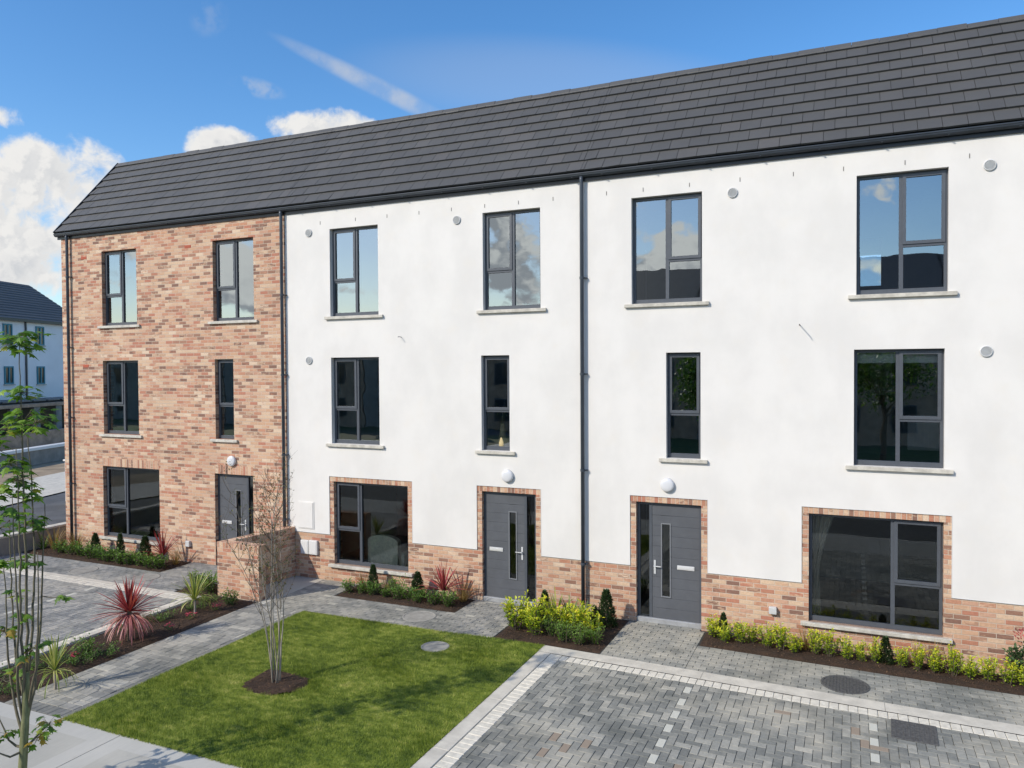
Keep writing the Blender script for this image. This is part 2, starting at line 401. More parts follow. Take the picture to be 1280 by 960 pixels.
def door(house, x0, x1, side_right=True, label=None):
    z0, z1 = 0., 2.1; yf = REV-.01; yb = yf+.07; F = .05
    fr = MB(); ring(fr, x0+.004, x1-.004, z0, z1-.004, yf, yb, F, .03)
    sl = .17                                        # sidelight glass width
    if side_right: lx0, lx1 = x0+F, x1-F-sl-.05; mx0, mx1 = lx1, lx1+.05; gx0, gx1 = mx1, x1-F
    else: lx0, lx1 = x0+F+sl+.05, x1-F; mx0, mx1 = lx0-.05, lx0; gx0, gx1 = x0+F, mx0
    fr.box(mx0, yf-.001, z0+.03, mx1, yb, z1-F)
    dr = MB()
    W = lx1-lx0; H = z1-F-.03; zb = z0+.03
    if side_right: sx0, sx1 = lx0+W*.60, lx0+W*.80; px0, px1 = lx0+W*.09, lx0+W*.44; hx = lx1-.05
    else: sx0, sx1 = lx0+W*.20, lx0+W*.40; px0, px1 = lx0+W*.54, lx0+W*.90; hx = lx0+.05
    sz0, sz1 = zb+H*.19, zb+H*.84
    yl = yf+.006
    # leaf of boards with thin grooves, cut round the glazed slot
    n = 11; step = H/n
    for k in range(n):
        a, b = zb+k*step+.0, zb+(k+1)*step-.005
        if b <= sz0 or a >= sz1: dr.box(lx0+.003, yl, a, lx1-.003, yb-.01, b, bev=.0025)
        else:
            dr.box(lx0+.003, yl, a, sx0, yb-.01, b, bev=.0025); dr.box(sx1, yl, a, lx1-.003, yb-.01, b, bev=.0025)
            if a < sz0: dr.box(sx0, yl+.0012, a, sx1, yb-.01, sz0)
            if b > sz1: dr.box(sx0, yl+.0012, sz1, sx1, yb-.01, b)
    # backing board between the slot edges so the grooves are closed
    dr.box(lx0+.004, yl+.006, zb, sx0-.001, yb-.012, z1-F-.002); dr.box(sx1+.001, yl+.006, zb, lx1-.004, yb-.012, z1-F-.002)
    d = dr.build('door', M['door'], house)
    if label: d['label'] = label
    fr.build('door_frame', M['frame'], d)
    q = MB(); ring(q, sx0-.004, sx1+.004, sz0-.004, sz1+.004, yl-.012, yl+.02, .018); q.build('glazing_bead', M['pipe2'], d)
    g = MB(); pane(g, sx0, sx1, sz0, sz1, yl+.012); g.build('pane', M['clear_glass'], d)
    g = MB(); pane(g, gx0-.003, gx1+.003, z0+.03, z1-F+.003, yf+.03); g.build('sidelight_pane', M['clear_glass'], d)
    q = MB(); zc = zb+H*.445; q.box(px0, yl-.012, zc, px1, yl-.001, zc+.075, bev=.004); q.box(px0+.02, yl-.018, zc+.018, px1-.02, yl-.012, zc+.058, bev=.003)
    q.build('letter_plate', M['steel'], d)
    q = MB(); zc = zb+H*.45
    q.box(hx-.017, yl-.010, zc-.13, hx+.017, yl-.001, zc+.12, bev=.004)
    q.tube([(hx, yl-.005, zc+.02), (hx, yl-.055, zc+.02)], .010, 8)
    sgn = -1
    q.tube([(hx-sgn*.01, yl-.055, zc+.02), (hx+sgn*.12, yl-.058, zc+.02)] if side_right else [(hx-.01, yl-.055, zc+.02), (hx+.12, yl-.058, zc+.02)], .009, 8)
    q.build('handle', M['vent'], d, smooth=False)
    q = MB(); q.box(x0+.002, yf-.06, z0-.10, x1-.002, yf+.0, z0+.03, bev=.006); q.box(x0+.002, yf+.0005, z0-.10, x1-.002, yb+.25, z0-.001)
    q.build('threshold', M['alu'], d)
    return d

def lamp(house, x, z):
    q = MB(); q.lathe([(.122, 0), (.122, .040), (.116, .058), (.098, .070), (.055, .077), (.01, .079)], (x, 0, z), 'y', 28)
    o = q.build('wall_lamp', M['lamp'], house, smooth=True); return o
def round_vent(house, x, z):
    q = MB(); q.lathe([(.085, 0), (.085, .018), (.078, .026), (.070, .026), (.066, .014)], (x, 0, z), 'y', 24)
    for k in range(-4, 5):
        h = math.sqrt(max(.0001, .066**2-(k*.015)**2)); q.box(x-h, -.024, z+k*.015-.003, x+h, -.012, z+k*.015+.003)
    return q.build('vent', M['vent'], house)
def slot_vent(house, x, z):
    q = MB(); q.box(x-.006, -.004, z-.035, x+.006, .01, z+.035); return q.build('weep_vent', M['slot'], house)

XV = {'A': (-14.57, -7.265), 'B': (-7.265, -.395), 'C': (-.395, 7.2)}
EY, EZ = -.10, 8.045; RY, RZ = 1.80, 10.255          # eaves edge and ridge of the slope
def roof(house, x0, x1, left_verge=False):
    mb = MB(); rows = 10; L = math.hypot(RY-EY, RZ-EZ); dy, dz = (RY-EY)/L, (RZ-EZ)/L
    ny, nz = -dz, dy; gauge = L/9.55; th = .022
    # deck under the tiles and the flat crown behind
    X0 = x0-(.07 if left_verge else 0)
    dk = MB()
    dk.face([(X0+.01, EY+.03, EZ-.03), (x1, EY+.03, EZ-.03), (x1, RY, RZ-.05), (X0+.01, RY, RZ-.05)])
    dk.face([(X0+.01, RY, RZ-.05), (x1, RY, RZ-.05), (x1, 7.4, RZ-.12), (X0+.01, 7.4, RZ-.12)])
    dk.face([(X0+.01, 7.4, RZ-.12), (x1, 7.4, RZ-.12), (x1, 9.2, 8.0), (X0+.01, 9.2, 8.0)])
    tw = .333
    for r in range(rows):
        s0 = r*gauge; s1 = min(L-.02, s0+gauge+.03)
        off = (r % 2)*tw/2
        k0 = math.floor((X0-off)/tw); k1 = math.ceil((x1-off)/tw)
        for k in range(k0, k1):
            a = max(X0, k*tw+off); b = min(x1, (k+1)*tw+off)
            if b-a < .02: continue
            rr = rng.random(); t1 = .0022*rng.standard_normal(); t2 = .0022*rng.standard_normal(); g = .0035
            def P(x, s, h): return (x, EY+dy*s+ny*h, EZ+dz*s+nz*h)
            A0, A1 = P(a+g, s0+t1*.6, .046+t1), P(b-g, s0+t2*.6, .046+t2)
            B0, B1 = P(a+g, s1, .010), P(b-g, s1, .010)
            C0, C1 = P(a+g, s0+t1*.6, .046-th-.012), P(b-g, s0+t2*.6, .046-th-.012)
            D0, D1 = P(a+g, s1, .002), P(b-g, s1, .002)
            mb.poly([A0, A1, B1, B0, C0, C1, D1, D0], [(0, 1, 2, 3), (4, 5, 1, 0), (4, 0, 3, 7), (1, 5, 6, 2)], rr)
    rf = mb.build('roof', M['tile'], house)
    dk.build('roof_deck', M['black'], rf)
    # ridge: angular cap tiles in 0.45 m lengths
    q = MB(); n = int((x1-X0)/.45)+1; w = (x1-X0)/n
    for k in range(n):
        a, b = X0+k*w, X0+(k+1)*w-.006; rr = rng.random(); u = .004*rng.standard_normal()
        pr = [(RY-.115, RZ-.085), (RY-.112, RZ-.062), (RY-.03, RZ+.035+u), (RY+.03, RZ+.035+u), (RY+.16, RZ-.03)]
        P = [(a, y, z) for y, z in pr]+[(b, y, z) for y, z in pr]
        q.poly(P, [(i, i+1, i+6, i+5) for i in range(4)]+[(4, 3, 2, 1, 0), (5, 6, 7, 8, 9)], rr)
    q.build('ridge_tiles', M['tile'], rf)
    if left_verge:
        q = MB()
        def P(x, s, h): return (x, EY+dy*s+ny*h, EZ+dz*s+nz*h)
        for h0, h1, xa, xb in ((-.10, .055, X0-.03, X0),):
            q.poly([P(xa, -.02, h0), P(xb, -.02, h0), P(xb, -.02, h1), P(xa, -.02, h1), P(xa, L+.02, h0), P(xb, L+.02, h0), P(xb, L+.02, h1), P(xa, L+.02, h1)],
                   [(3, 2, 1, 0), (4, 5, 6, 7), (0, 1, 5, 4), (1, 2, 6, 5), (2, 3, 7, 6), (3, 0, 4, 7)])
        q.build('verge_trim', M['black'], rf)
    return rf

def gutter(house, x0, x1):
    # moulded gutter profile in y,z
    pr = [(-.035, 8.030), (-.035, 7.955), (-.065, 7.945), (-.105, 7.952), (-.128, 7.975), (-.132, 8.000), (-.142, 8.006), (-.142, 8.022), (-.134, 8.026), (-.126, 8.020),
          (-.120, 7.985), (-.100, 7.965), (-.045, 7.962), (-.043, 8.030)]
    n = len(pr); q = MB(); V = [(x0, y, z) for y, z in pr]+[(x1, y, z) for y, z in pr]
    q.poly(V, [(i, (i+1) % n, (i+1) % n+n, i+n) for i in range(n)]+[tuple(range(n))[::-1], tuple(range(n, 2*n))])
    g = q.build('gutter', M['gutter'], house)
    q = MB(); q.box(x0, -.030, 7.885, x1, -.002, 8.030); q.box(x0, -.0015, 7.93, x1, .3, 8.0)
    q.build('fascia', M['black'], house)
    x = x0+.4
    while x < x1: q = MB(); q.box(x-.012, -.146, 7.950, x+.012, -.040, 7.9585); q.build('gutter_bracket', M['gutter'], g); x += .9

def downpipe(house, x, zs, y=-.075):
    q = MB(); q.tube([(x, -.085, 7.96), (x, -.085, 7.90), (x, y, 7.82), (x, y, G+.02)], .036, 12)
    d = q.build('downpipe', M['pipe'], house, smooth=True)
    for z in zs:
        q = MB(); q.lathe([(.044, z-.022), (.044, z+.022)], (x, y, 0), 'z', 14); q.box(x+.036, y+.01, z-.012, x+.085, -.001, z+.012); q.box(x+.06, y-.004, z-.008, x+.078, y+.012, z+.008)
        q.build('pipe_clip', M['pipe'], d)
    return d

def interior(house, x0, x1, paint='wallpaint'):
    q = MB(); y0, y1 = .302, 4.2
    for z in (-.12, 2.55, 5.25):                       # floors
        q.box(x0+.12, y0, z, x1-.12, y1, z+.12, mi=1)
        q.face([(x0+.12, y0, z-.003), (x0+.12, y1, z-.003), (x1-.12, y1, z-.003), (x1-.12, y0, z-.003)], mi=0)
    q.box(x0+.12, y0, 7.86, x1-.12, y1, 7.9)
    q.box(x0+.12, y1+.003, -.1, x1-.12, y1+.1, 7.86)
    q.box(x0+.003, y0, -.1, x0+.11, y1, 7.86); q.box(x1-.11, y0, -.1, x1-.003, y1, 7.86)
    xm = x0+(x1-x0)*(.58 if x0 < -1 else .30)
    for z in (.003, 2.673, 5.373): q.box(xm, y0+.003, z, xm+.1, y1-.003, z+2.45)
    return q.build('interior', [M[paint], M['floorwood']], house)

WEEPS = {'B': [(405.6, 276)], 'C': []}

# ------------------------------------------------------------------ House A : brick end house
hA = empty('terraced_house', (-10.9, 0, 0)); hA.location = (0, 0, 0)
tag(hA, 'brick-fronted end house of the terrace, left of the two white houses', 'house', 'three-storey terraced houses in one row')
A_op = [(-13.08, -11.86, 5.62, 7.48), (-9.385, -8.17, 5.62, 7.48), (-13.09, -11.85, 2.91, 4.745), (-9.36, -8.80, 2.90, 4.745), (-13.15, -11.19, .32, 2.1), (-9.41, -8.26, 0, 2.1)]
def sold(o): return lambda x, z: o[0] < x < o[1] and o[3] < z < o[3]+.2
isA = lambda x, z: not any(o[3] < 2.2 and o[0]-.0 < x < o[1]+.0 and o[3] < z < o[3]+.2 for o in A_op)
xa0, xa1 = XV['A']
wall(xa0, xa1, -.2, 7.93, A_op, isA, 0., .3).build('wall', M['brick'], hA)
for o_ in A_op[4:]: wall(xa0, xa1, -.2, 7.93, A_op, lambda x, z: o_[0] < x < o_[1] and o_[3] < z < o_[3]+.2, -.004, .3).build('soldier_course', M['soldier'], hA)
q = MB(); q.box(xa0, .3, -.2, xa0+.3, 9., 7.93); q.poly([(xa0, .0, 7.93), (xa0, RY, RZ-.07), (xa0, 7.4, RZ-.14), (xa0, 9, 7.93), (xa0+.3, 0, 7.93), (xa0+.3, RY, RZ-.07), (xa0+.3, 7.4, RZ-.14), (xa0+.3, 9, 7.93)],
    [(0, 3, 2, 1), (4, 5, 6, 7), (0, 1, 5, 4), (1, 2, 6, 5), (2, 3, 7, 6)]); q.box(xa0+.3, 8.8, -.2, xa1, 9., 7.93)
q.build('gable_wall', M['brick'], hA)
roof(hA, xa0, xa1, True); gutter(hA, xa0-.10, xa1)
interior(hA, xa0+.3, xa1, 'litolivepaint')
window(hA, *A_op[0]); window(hA, *A_op[1]); window(hA, *A_op[2]); window(hA, *A_op[3], narrow=True, transom=.42)
window(hA, *A_op[4], split=.37, transom=.42); door(hA, -9.41, -8.26)
lamp(hA, -8.863, 2.41)
downpipe(hA, -14.25, (6.9, 5.1, 3.3, 1.6)); downpipe(hA, -7.31, (6.13, 4.38, 2.62, 1.2))
for x, z in ((-13.72, 7.36), (-10.15, 7.40), (-13.71, 4.62)):
    q = MB(); q.box(x-.10, -.006, z-.033, x+.10, .05, z+.033)
    for i in range(5): q.box(x-.085+i*.037, -.0075, z-.02, x-.065+i*.037, -.005, z+.02)
    q.build('air_brick', M['airbrick'], hA)
q = MB(); q.box(-10.30, -.07, .32, -10.18, -.001, .46, bev=.01); q.build('outdoor_socket', M['vent'], hA)

# ------------------------------------------------------------------ Houses B and C : white render over a brick plinth
def white_house(key, label, ops, brick_ops):
    h = empty('terraced_house'); tag(h, label, 'house', 'three-storey terraced houses in one row')
    x0, x1 = XV[key]
    head = lambda x, z: any(o[0]-.105 < x < o[1]+.105 and o[3] < z < o[3]+.105 for o in brick_ops)
    jamb = lambda x, z: z > .95 and any((o[0]-.105 < x < o[0] or o[1] < x < o[1]+.105) and z < o[3] for o in brick_ops)
    pl = lambda x, z: z < .95
    wall(x0, x1, -.2, 7.93, ops, lambda x, z: not (pl(x, z) or head(x, z) or jamb(x, z)), 0., .3).build('rendered_wall', [M['render']], h)
    dm = sum(brick_ops[1][:2])/2
    wall(x0, x1, -.2, 7.93, ops, lambda x, z: pl(x, z) and x < dm, .014, .298).build('brick_plinth', M['brick'], h)
    wall(x0, x1, -.2, 7.93, ops, lambda x, z: pl(x, z) and x > dm, .014, .298).build('brick_plinth', M['brick'], h)
    for o in brick_ops:
        a, b, c = o[0], o[1], o[3]
        wall(x0, x1, -.2, 7.93, ops, lambda x, z: a-.105 < x < b+.105 and c < z < c+.105, .013, .297).build('brick_head', M['soldier'], h)
        for l, r_ in ((a-.105, a), (b, b+.105)):
            wall(x0, x1, -.2, 7.93, ops, lambda x, z: l < x < r_ and .95 < z < c, .012, .296).build('brick_jamb', M['jamb'], h)
    # thin dark stop bead under and round the render
    q = MB(); cuts = sorted([x0, x1]+[o[0]-.105 for o in brick_ops]+[o[1]+.105 for o in brick_ops])
    for a, b in zip(cuts[::2], cuts[1::2]): q.box(a, -.004, .944, b, .0135, .952)
    for o in brick_ops:
        q.box(o[0]-.111, -.003, .952, o[0]-.1055, .0115, o[3]+.105); q.box(o[1]+.1055, -.003, .952, o[1]+.111, .0115, o[3]+.105)
        q.box(o[0]-.111, -.003, o[3]+.1055, o[1]+.111, .0125, o[3]+.111)
    q.build('render_stop_bead', M['vent'], h)
    roof(h, x0, x1); gutter(h, x0+.001, x1); interior(h, x0, x1)
    q = MB(); q.box(x0+.001, 8.8, -.2, x1-.001, 9., 7.93); q.build('rear_wall', M['render'], h)
    return h
B_op = [(-6.07, -4.85, 5.62, 7.48), (-2.44, -1.24, 5.62, 7.50), (-6.065, -4.85, 2.91, 4.745), (-2.49, -1.89, 2.90, 4.745), (-6.04, -4.19, .32, 2.095), (-2.50, -1.363, 0, 2.1)]
hB = white_house('B', 'white middle house of the terrace, its front door left of the centre downpipe', B_op, B_op[4:])
window(hB, *B_op[0]); window(hB, *B_op[1]); window(hB, *B_op[2]); window(hB, *B_op[3], narrow=True, transom=.42)
window(hB, *B_op[4], split=.34, transom=.42); door(hB, -2.5, -1.363); lamp(hB, -1.932, 2.43)
for x, z in ((-3.0, 7.41), (-6.615, 7.44), (-6.64, 4.69)): round_vent(hB, x, z)
downpipe(hB, -.40, (6.13, 4.38, 2.62, .9))
q = MB(); q.tube([(-4.30, .01, 5.14), (-4.30, -.10, 5.15), (-4.30, -.13, 5.14)], .007, 6); q.build('overflow_pipe', M['slot'], hB)
for i, x in enumerate((-6.31, -5.40, -4.62, -3.86, -3.12, -2.39, -1.68, -.98)): slot_vent(hB, x, 7.63)
for a, b, z0, z1 in ((-6.90, -6.695, .475, .775), (-6.675, -6.465, .475, .785)):
    q = MB(); q.box(a, -.045, z0, b, .0125, z1, bev=.006); q.box(a+.02, -.05, z0+.02, b-.02, -.046, z1-.02); q.build('gas_meter_box', M['white'], hB)
q = MB(); q.box(-6.98, -.012, 1.02, -6.56, -.001, 1.62, bev=.006); q.box(-6.955, -.022, 1.045, -6.585, -.0125, 1.595)
q.build('electric_meter_cabinet', M['render'], hB)
C_op = [(.506, 1.743, 5.62, 7.50), (4.15, 5.42, 5.62, 7.50), (1.12, 1.715, 2.90, 4.75), (4.12, 5.38, 2.91, 4.755), (3.453, 5.381, .32, 2.095), (.572, 1.722, 0, 2.1)]
hC = white_house('C', 'white house at the right, with a wide ground window behind a long shrub row', C_op, C_op[4:])
window(hC, *C_op[0], sash_left=False); window(hC, *C_op[1], sash_left=False); window(hC, *C_op[2], narrow=True, transom=.42)
window(hC, *C_op[3], sash_left=False); window(hC, *C_op[4], split=.64, sash_left=False, transom=.42); door(hC, .572, 1.722, side_right=False)
lamp(hC, 1.143, 2.43)
for x, z in ((2.25, 7.42), (5.95, 7.46), (5.92, 4.70)): round_vent(hC, x, z)
q = MB(); q.tube([(3.32, .01, 5.16), (3.32, -.25, 5.17), (3.32, -.28, 5.15)], .007, 6); q.build('overflow_pipe', M['slot'], hC)
for x in (.05, .72, 1.53, 2.37, 3.21, 3.96, 4.83, 5.69, 6.5): slot_vent(hC, x, 7.63)
q = MB(); q.box(2.84, -.07, .38, 2.96, .0135, .50, bev=.01); q.build('outdoor_socket', M['vent'], hC)

# ------------------------------------------------------------------ things seen inside
q = MB(); q.lathe([(.055, 0), (.075, .02), (.078, .10), (.055, .26), (.038, .36), (.042, .38)], (0, 0, 0), 'z', 18)
v = q.build('vase', M['ceramic'], None, True); v.location = (-2.13, .205, 2.902); v.scale = (1.15, 1.15, 1.35)
tag(v, 'mustard ceramic vase with sprigs on the narrow middle-floor window sill', 'vase')
def sprig(parent_loc):
    q = MB()
    for k in range(14):
        a = rng.uniform(0, 6.28); l = rng.uniform(.15, .38); tip = (math.cos(a)*l*.5, math.sin(a)*l*.3, .36+l)
        q.tube([(0, 0, .33), (tip[0]*.5, tip[1]*.5, .36+l*.6), tip], .003, 4)
        for j in range(5):
            f = .4+.12*j; c = Vector((tip[0]*f, tip[1]*f, .36+l*f)); d = Vector(rng.standard_normal(3)); d.normalize(); e = d.cross(Vector((0, 0, 1)))
            q.face([tuple(c), tuple(c+d*.03+e*.01), tuple(c+d*.06), tuple(c+d*.03-e*.01)], rng.random())
    return q
s = sprig(None).build('sprig', M['midgreen'], v)
# armchair in the middle house's living room
ac = empty('armchair', (-4.98, .62, 0)); ac.scale = (.85, .85, .95); tag(ac, 'cream upholstered armchair behind the middle house living room window', 'armchair')
q = MB(); q.box(-.42, -.35, .12, .42, .40, .42, bev=.06); q.build('seat', M['fabric'], ac, True)
q = MB()
P = []
for k in range(17):
    t = math.pi*k/16; P.append((-.44*math.cos(t), .88+.14*math.sin(t)))
prof = [(-.44, .2)]+P+[(.44, .2)]; n = len(prof)
q.poly([(x, -.42, z) for x, z in prof]+[(x*.97, -.24, z*.99) for x, z in prof], [tuple(range(n))[::-1], tuple(range(n, 2*n))]+[(i, (i+1) % n, (i+1) % n+n, i+n) for i in range(n)])
q.build('backrest', M['fabric'], ac)
for s_ in (-1, 1):
    q = MB(); q.box(s_*.43-.09, -.25, .12, s_*.43+.09, .42, .62, bev=.05); q.build('armrest', M['fabric'], ac)
# curtain gathered at the left of the right-hand ground window
q = MB(); n = 40
for j in range(24):
    z = .25+j*(1.95/23); zt = (z-.25)/1.95
    w = .10+.30*max(0, (zt-.45)/.55)**1.3 if zt > .45 else .10+.06*(.45-zt)
    for i in range(n+1):
        u = i/n; q.v.append((3.50+u*w, .42+.035*math.sin(u*26)+.02*u, z))
for j in range(23):
    for i in range(n): a = j*(n+1)+i; q.f.append((a, a+1, a+n+2, a+n+1)); q.r.append(0); q.mi.append(0)
c = q.build('curtain', M['curtain'], None, True); tag(c, 'beige curtain tied back at the left side of the large right-hand ground window', 'curtain')
for (a, b) in ((4.17, 4.74), (4.78, 5.34)):
    q = MB(); q.tube([(a, .20, 4.70), (b, .20, 4.70)], .02, 8); q.box(a, .198, 4.54, b, .202, 4.70)
    o = q.build('roller_blind', M['blind']); tag(o, 'rolled-up grey blind in the %s light of the right-hand middle-floor window' % ('left' if a < 4.5 else 'right'), 'blind', 'roller blinds in one window')
q = MB(); q.box(5.0, 1.9, 3.0, 5.55, 1.98, 3.62, bev=.01)
for i in range(9): q.box(5.03+i*.058, 1.885, 3.04, 5.06+i*.058, 1.9, 3.58)
o = q.build('radiator', M['white']); tag(o, 'white panel radiator inside the right-hand middle-floor window', 'radiator')
q = MB(); q.box(4.42, 2.6, 3.95, 4.78, 2.9, 4.62, bev=.008); o = q.build('wall_cabinet', M['white']); tag(o, 'white wall cabinet seen through the right-hand middle-floor window', 'cabinet')
mi = empty('wall_mirror', (4.42, 3.0, 6.12)); tag(mi, 'tall mirror seen through the top right-hand window', 'mirror')
q = MB(); ring(q, -.20, .20, -.1, .85, -.01, .02, .02); q.build('mirror_frame', M['wood'], mi)
q = MB(); pane(q, -.18, .18, -.08, .83, .0); q.build('mirror_glass', M['mirror'], mi); mi.rotation_euler = (R(-4), 0, 0)
# small white figurine of twigs and wooden box on the sill of B2
f = MB()
for k in range(7):
    a = k*.9; f.tube([(0, 0, 0), (math.cos(a)*.07, math.sin(a)*.03, .09+.02*(k % 3)), (math.cos(a)*.11, math.sin(a)*.03, .13)], [.016, .012, .006], 6)
o = f.build('coral_ornament', M['white'], None, True); o.location = (-1.62, .23, 5.625); tag(o, 'small white branching ornament on the top window sill of the middle house', 'ornament')
f = MB(); f.box(-.06, -.05, 0, .06, .05, .11, bev=.01); f.box(-.05, -.04, .11, .05, .04, .16, bev=.01)
o = f.build('wooden_box', M['wood']); o.location = (-1.42, .235, 5.622); tag(o, 'brown wooden box beside the white ornament on the top window sill', 'box')

# ------------------------------------------------------------------ ground
def warp(x): return -.037*max(0., x+.5)
def W(p): return (p[0], p[1]+warp(p[0]), p[2])
class GB(MB):
    def block(s, x0, y0, x1, y1, z=G, r=None, b=.004, g=.0019, drop=.007):
        r = rng.random() if r is None else r; x0 += g; x1 -= g; y0 += g; y1 -= g
        if x1-x0 < .015 or y1-y0 < .015: return
        dz = .0012*rng.standard_normal(); tx = .0008*rng.standard_normal()
        P = [(x0, y0, z-drop), (x1, y0, z-drop), (x1, y1, z-drop), (x0, y1, z-drop),
             (x0+b, y0+b, z+dz), (x1-b, y0+b, z+dz+tx), (x1-b, y1-b, z+dz), (x0+b, y1-b, z+dz-tx)]
        s.poly([W(p) for p in P], [(4, 5, 6, 7), (0, 1, 5, 4), (1, 2, 6, 5), (2, 3, 7, 6), (3, 0, 4, 7)], r)
def sheet(name, polys, z, mat, kind='structure'):
    q = MB()
    for (x0, y0, x1, y1) in polys:
        n = max(1, int((x1-x0)/.5)) if x1-x0 < 40 else 1
        for i in range(n):
            a, b = x0+(x1-x0)*i/n, x0+(x1-x0)*(i+1)/n
            q.face([W((a, y0, z)), W((b, y0, z)), W((b, y1, z)), W((a, y1, z))])
    o = q.build(name, mat); o['kind'] = kind; return o
def stretcher(gb, x0, y0, x1, y1, bl=.2, bw=.1, r=None, holes=(), varied=False, along='x'):
    """courses running along x (or y)"""
    def ok(a, b, c, d):
        cx, cy = (a+c)/2, (b+d)/2
        return not any(h(cx, cy) for h in holes)
    v = y0 if along == 'x' else x0; V1 = y1 if along == 'x' else x1; row = 0
    while v < V1-.01:
        w = bw*(rng.choice([1., 1.3, 1.6]) if varied else 1); w = min(w, V1-v)
        if V1-(v+w) < .03: w = V1-v
        u0 = x0 if along == 'x' else y0; U1 = x1 if along == 'x' else y1
        u = u0-(row % 2)*bl/2-(rng.random()*.1 if varied else 0)
        while u < U1-.005:
            l = bl*(rng.choice([.6, .8, 1., 1.25]) if varied else 1)
            a, b = max(u, u0), min(u+l, U1)
            if b-a > .02:
                t = (a, v, b, v+w) if along == 'x' else (v, a, v+w, b)
                if ok(*t): gb.block(*t, r=(r() if callable(r) else r))
            u += l
        v += w; row += 1
def herring(gb, x0, y0, x1, y1, U=.1025, ox=0., oy=0., white=None, holes=(), orange=None):
    i0, i1 = int((x0-ox)/U)-2, int((x1-ox)/U)+2; j0, j1 = int((y0-oy)/U)-2, int((y1-oy)/U)+2
    for i in range(i0, i1):
        for j in range(j0, j1):
            k = (i-j) % 4
            if k == 0: a, b, c, d = i, j, i+2, j+1
            elif k == 3: a, b, c, d = i, j, i+1, j+2
            else: continue
            a, c = max(x0, ox+a*U), min(x1, ox+c*U); b, d = max(y0, oy+b*U), min(y1, oy+d*U)
            if c-a < .02 or d-b < .02: continue
            cx, cy = (a+c)/2, (b+d)/2
            if any(h(cx, cy) for h in holes): continue
            r = None
            if k == 3 and white and white(i, cx, cy): r = 2.
            elif orange and orange(cx, cy): r = 1.2
            gb.block(a, b, c, d, r=r)

# far ground, one sheet to the horizon
def ring_sheet(name, z, mat, x0, y0, x1, y1):
    q = MB(); q.face([(x0, y0, z), (x1, y0, z), (x1, y1, z), (x0, y1, z)]); o = q.build(name, mat); o['kind'] = 'structure'; return o
m, t, b = material('open_ground'); n1 = t.noise(t.pos(), .05, 5); n2 = t.noise(t.pos(), 1.5, 4)
t.put(b.inputs['Base Color'], t.mix(t.mapr(n1, .4, .6), t.ramp(n2, [(.3, (.05, .085, .02)), (.7, (.09, .14, .035))]), (.14, .12, .07, 1))); b.inputs['Roughness'].default_value = .95
M['ground'] = m
ring_sheet('ground', G-.16, M['ground'], -900, -900, 900, 900)
sheet('paving_bed', [(-15.0, -6.67, -5.305, 0.05), (-5.305, -1.9, -.5, 0.05), (-.52, -6.69, 7.6, .05)], G-.008, M['joint'])

# --- bay in front of the right-hand house
sqh = lambda x, y: 4.545 < x < 5.055 and -2.80 < y-0 < -2.26
dash1 = lambda i, x, y: 1.93 < x < 2.04 and y < -2.4
dash2 = lambda i, x, y: 4.27 < x < 4.37 and y < -2.4
rs = random.Random(3)
orset = [(-.62+1.4, -4.55), (1.12, -4.52), (.98, -4.75), (.75, -4.9), (2.25, -4.6), (2.4, -4.7), (4.1, -2.75), (4.2, -3.1), (4.45, -3.15), (3.3, -2.65)]
orange = lambda x, y: any(abs(x-a) < .07 and abs(y-b) < .07 for a, b in orset)
gb = GB(); herring(gb, -.075, -6.69, 7.6, -2.235, ox=-.115, oy=-8.425, white=lambda i, x, y: dash1(i, x, y) or dash2(i, x, y), orange=orange)
o = gb.build('parking_bay', M['pave_bay']); o['kind'] = 'structure'
# cream setts and flush concrete kerb round the bay
gb = GB(); x = -.075
while x < 7.6: gb.block(x, -2.235, x+.118, -2.04, r=0, b=.006); x += .118
y = -6.69
while y < -2.235: gb.block(-.275, y, -.075, min(y+.118, -2.235), r=0, b=.006); y += .118
gb.block(-.275, -2.235, -.075, -2.04, r=0)
o = gb.build('sett_edging', M['sett']); o['kind'] = 'structure'
gb = GB(); edges = [-.5, 2.08, 4.5, 6.9, 7.6]
for a, b_ in zip(edges, edges[1:]):
    n = max(1, int((b_-a)/.3))
    for i in range(n):
        aa, bb = a+(b_-a)*i/n, a+(b_-a)*(i+1)/n
        P = [(aa+(.002 if i == 0 else 0), -2.037, G+.004), (bb-(.002 if i == n-1 else 0), -2.037, G+.004), (bb-(.002 if i == n-1 else 0), -1.755, G+.004), (aa+(.002 if i == 0 else 0), -1.755, G+.004)]
        gb.face([W(p) for p in P])
ys = [-6.69, -5.4, -3.9, -2.037]
for a, b_ in zip(ys, ys[1:]): gb.block(-.50, a, -.278, b_, z=G+.004, r=0, b=.008, g=.001)
o = gb.build('kerb', M['kerb']); o['kind'] = 'structure'
# --- paths by the wall
rr = lambda: rng.beta(2, 2.2)
gb = GB()
manD = lambda x, y: math.hypot(x-4.01, y-warp(x)*0-(-1.51+.17)) < .33
stretcher(gb, .45, -1.753, 1.80, .0, r=rr, holes=()); stretcher(gb, 1.80, -1.753, 7.6, -.80, r=rr, holes=())
stretcher(gb, 1.80, -.80, 7.6, -.70, r=lambda: rng.random()*.3, along='x')
stretcher(gb, .58, .0, 1.715, .1, r=rr)
o = gb.build('paving', M['pave_bay']); o['kind'] = 'structure'
gb = GB()
mB = lambda x, y: math.hypot(x+3.15, y+1.30) < .31
manA = lambda x, y: math.hypot(x+10.06, y+1.40) < .31
manA2 = lambda x, y: math.hypot(x+11.9, y+1.50) < .31
stretcher(gb, -6.30, -1.85, -1.44, -.87, .2, .1, rr); stretcher(gb, -6.30, -.87, -5.40, 0.01, r=rr); stretcher(gb, -2.65, -.87, -1.44, .01, r=rr)
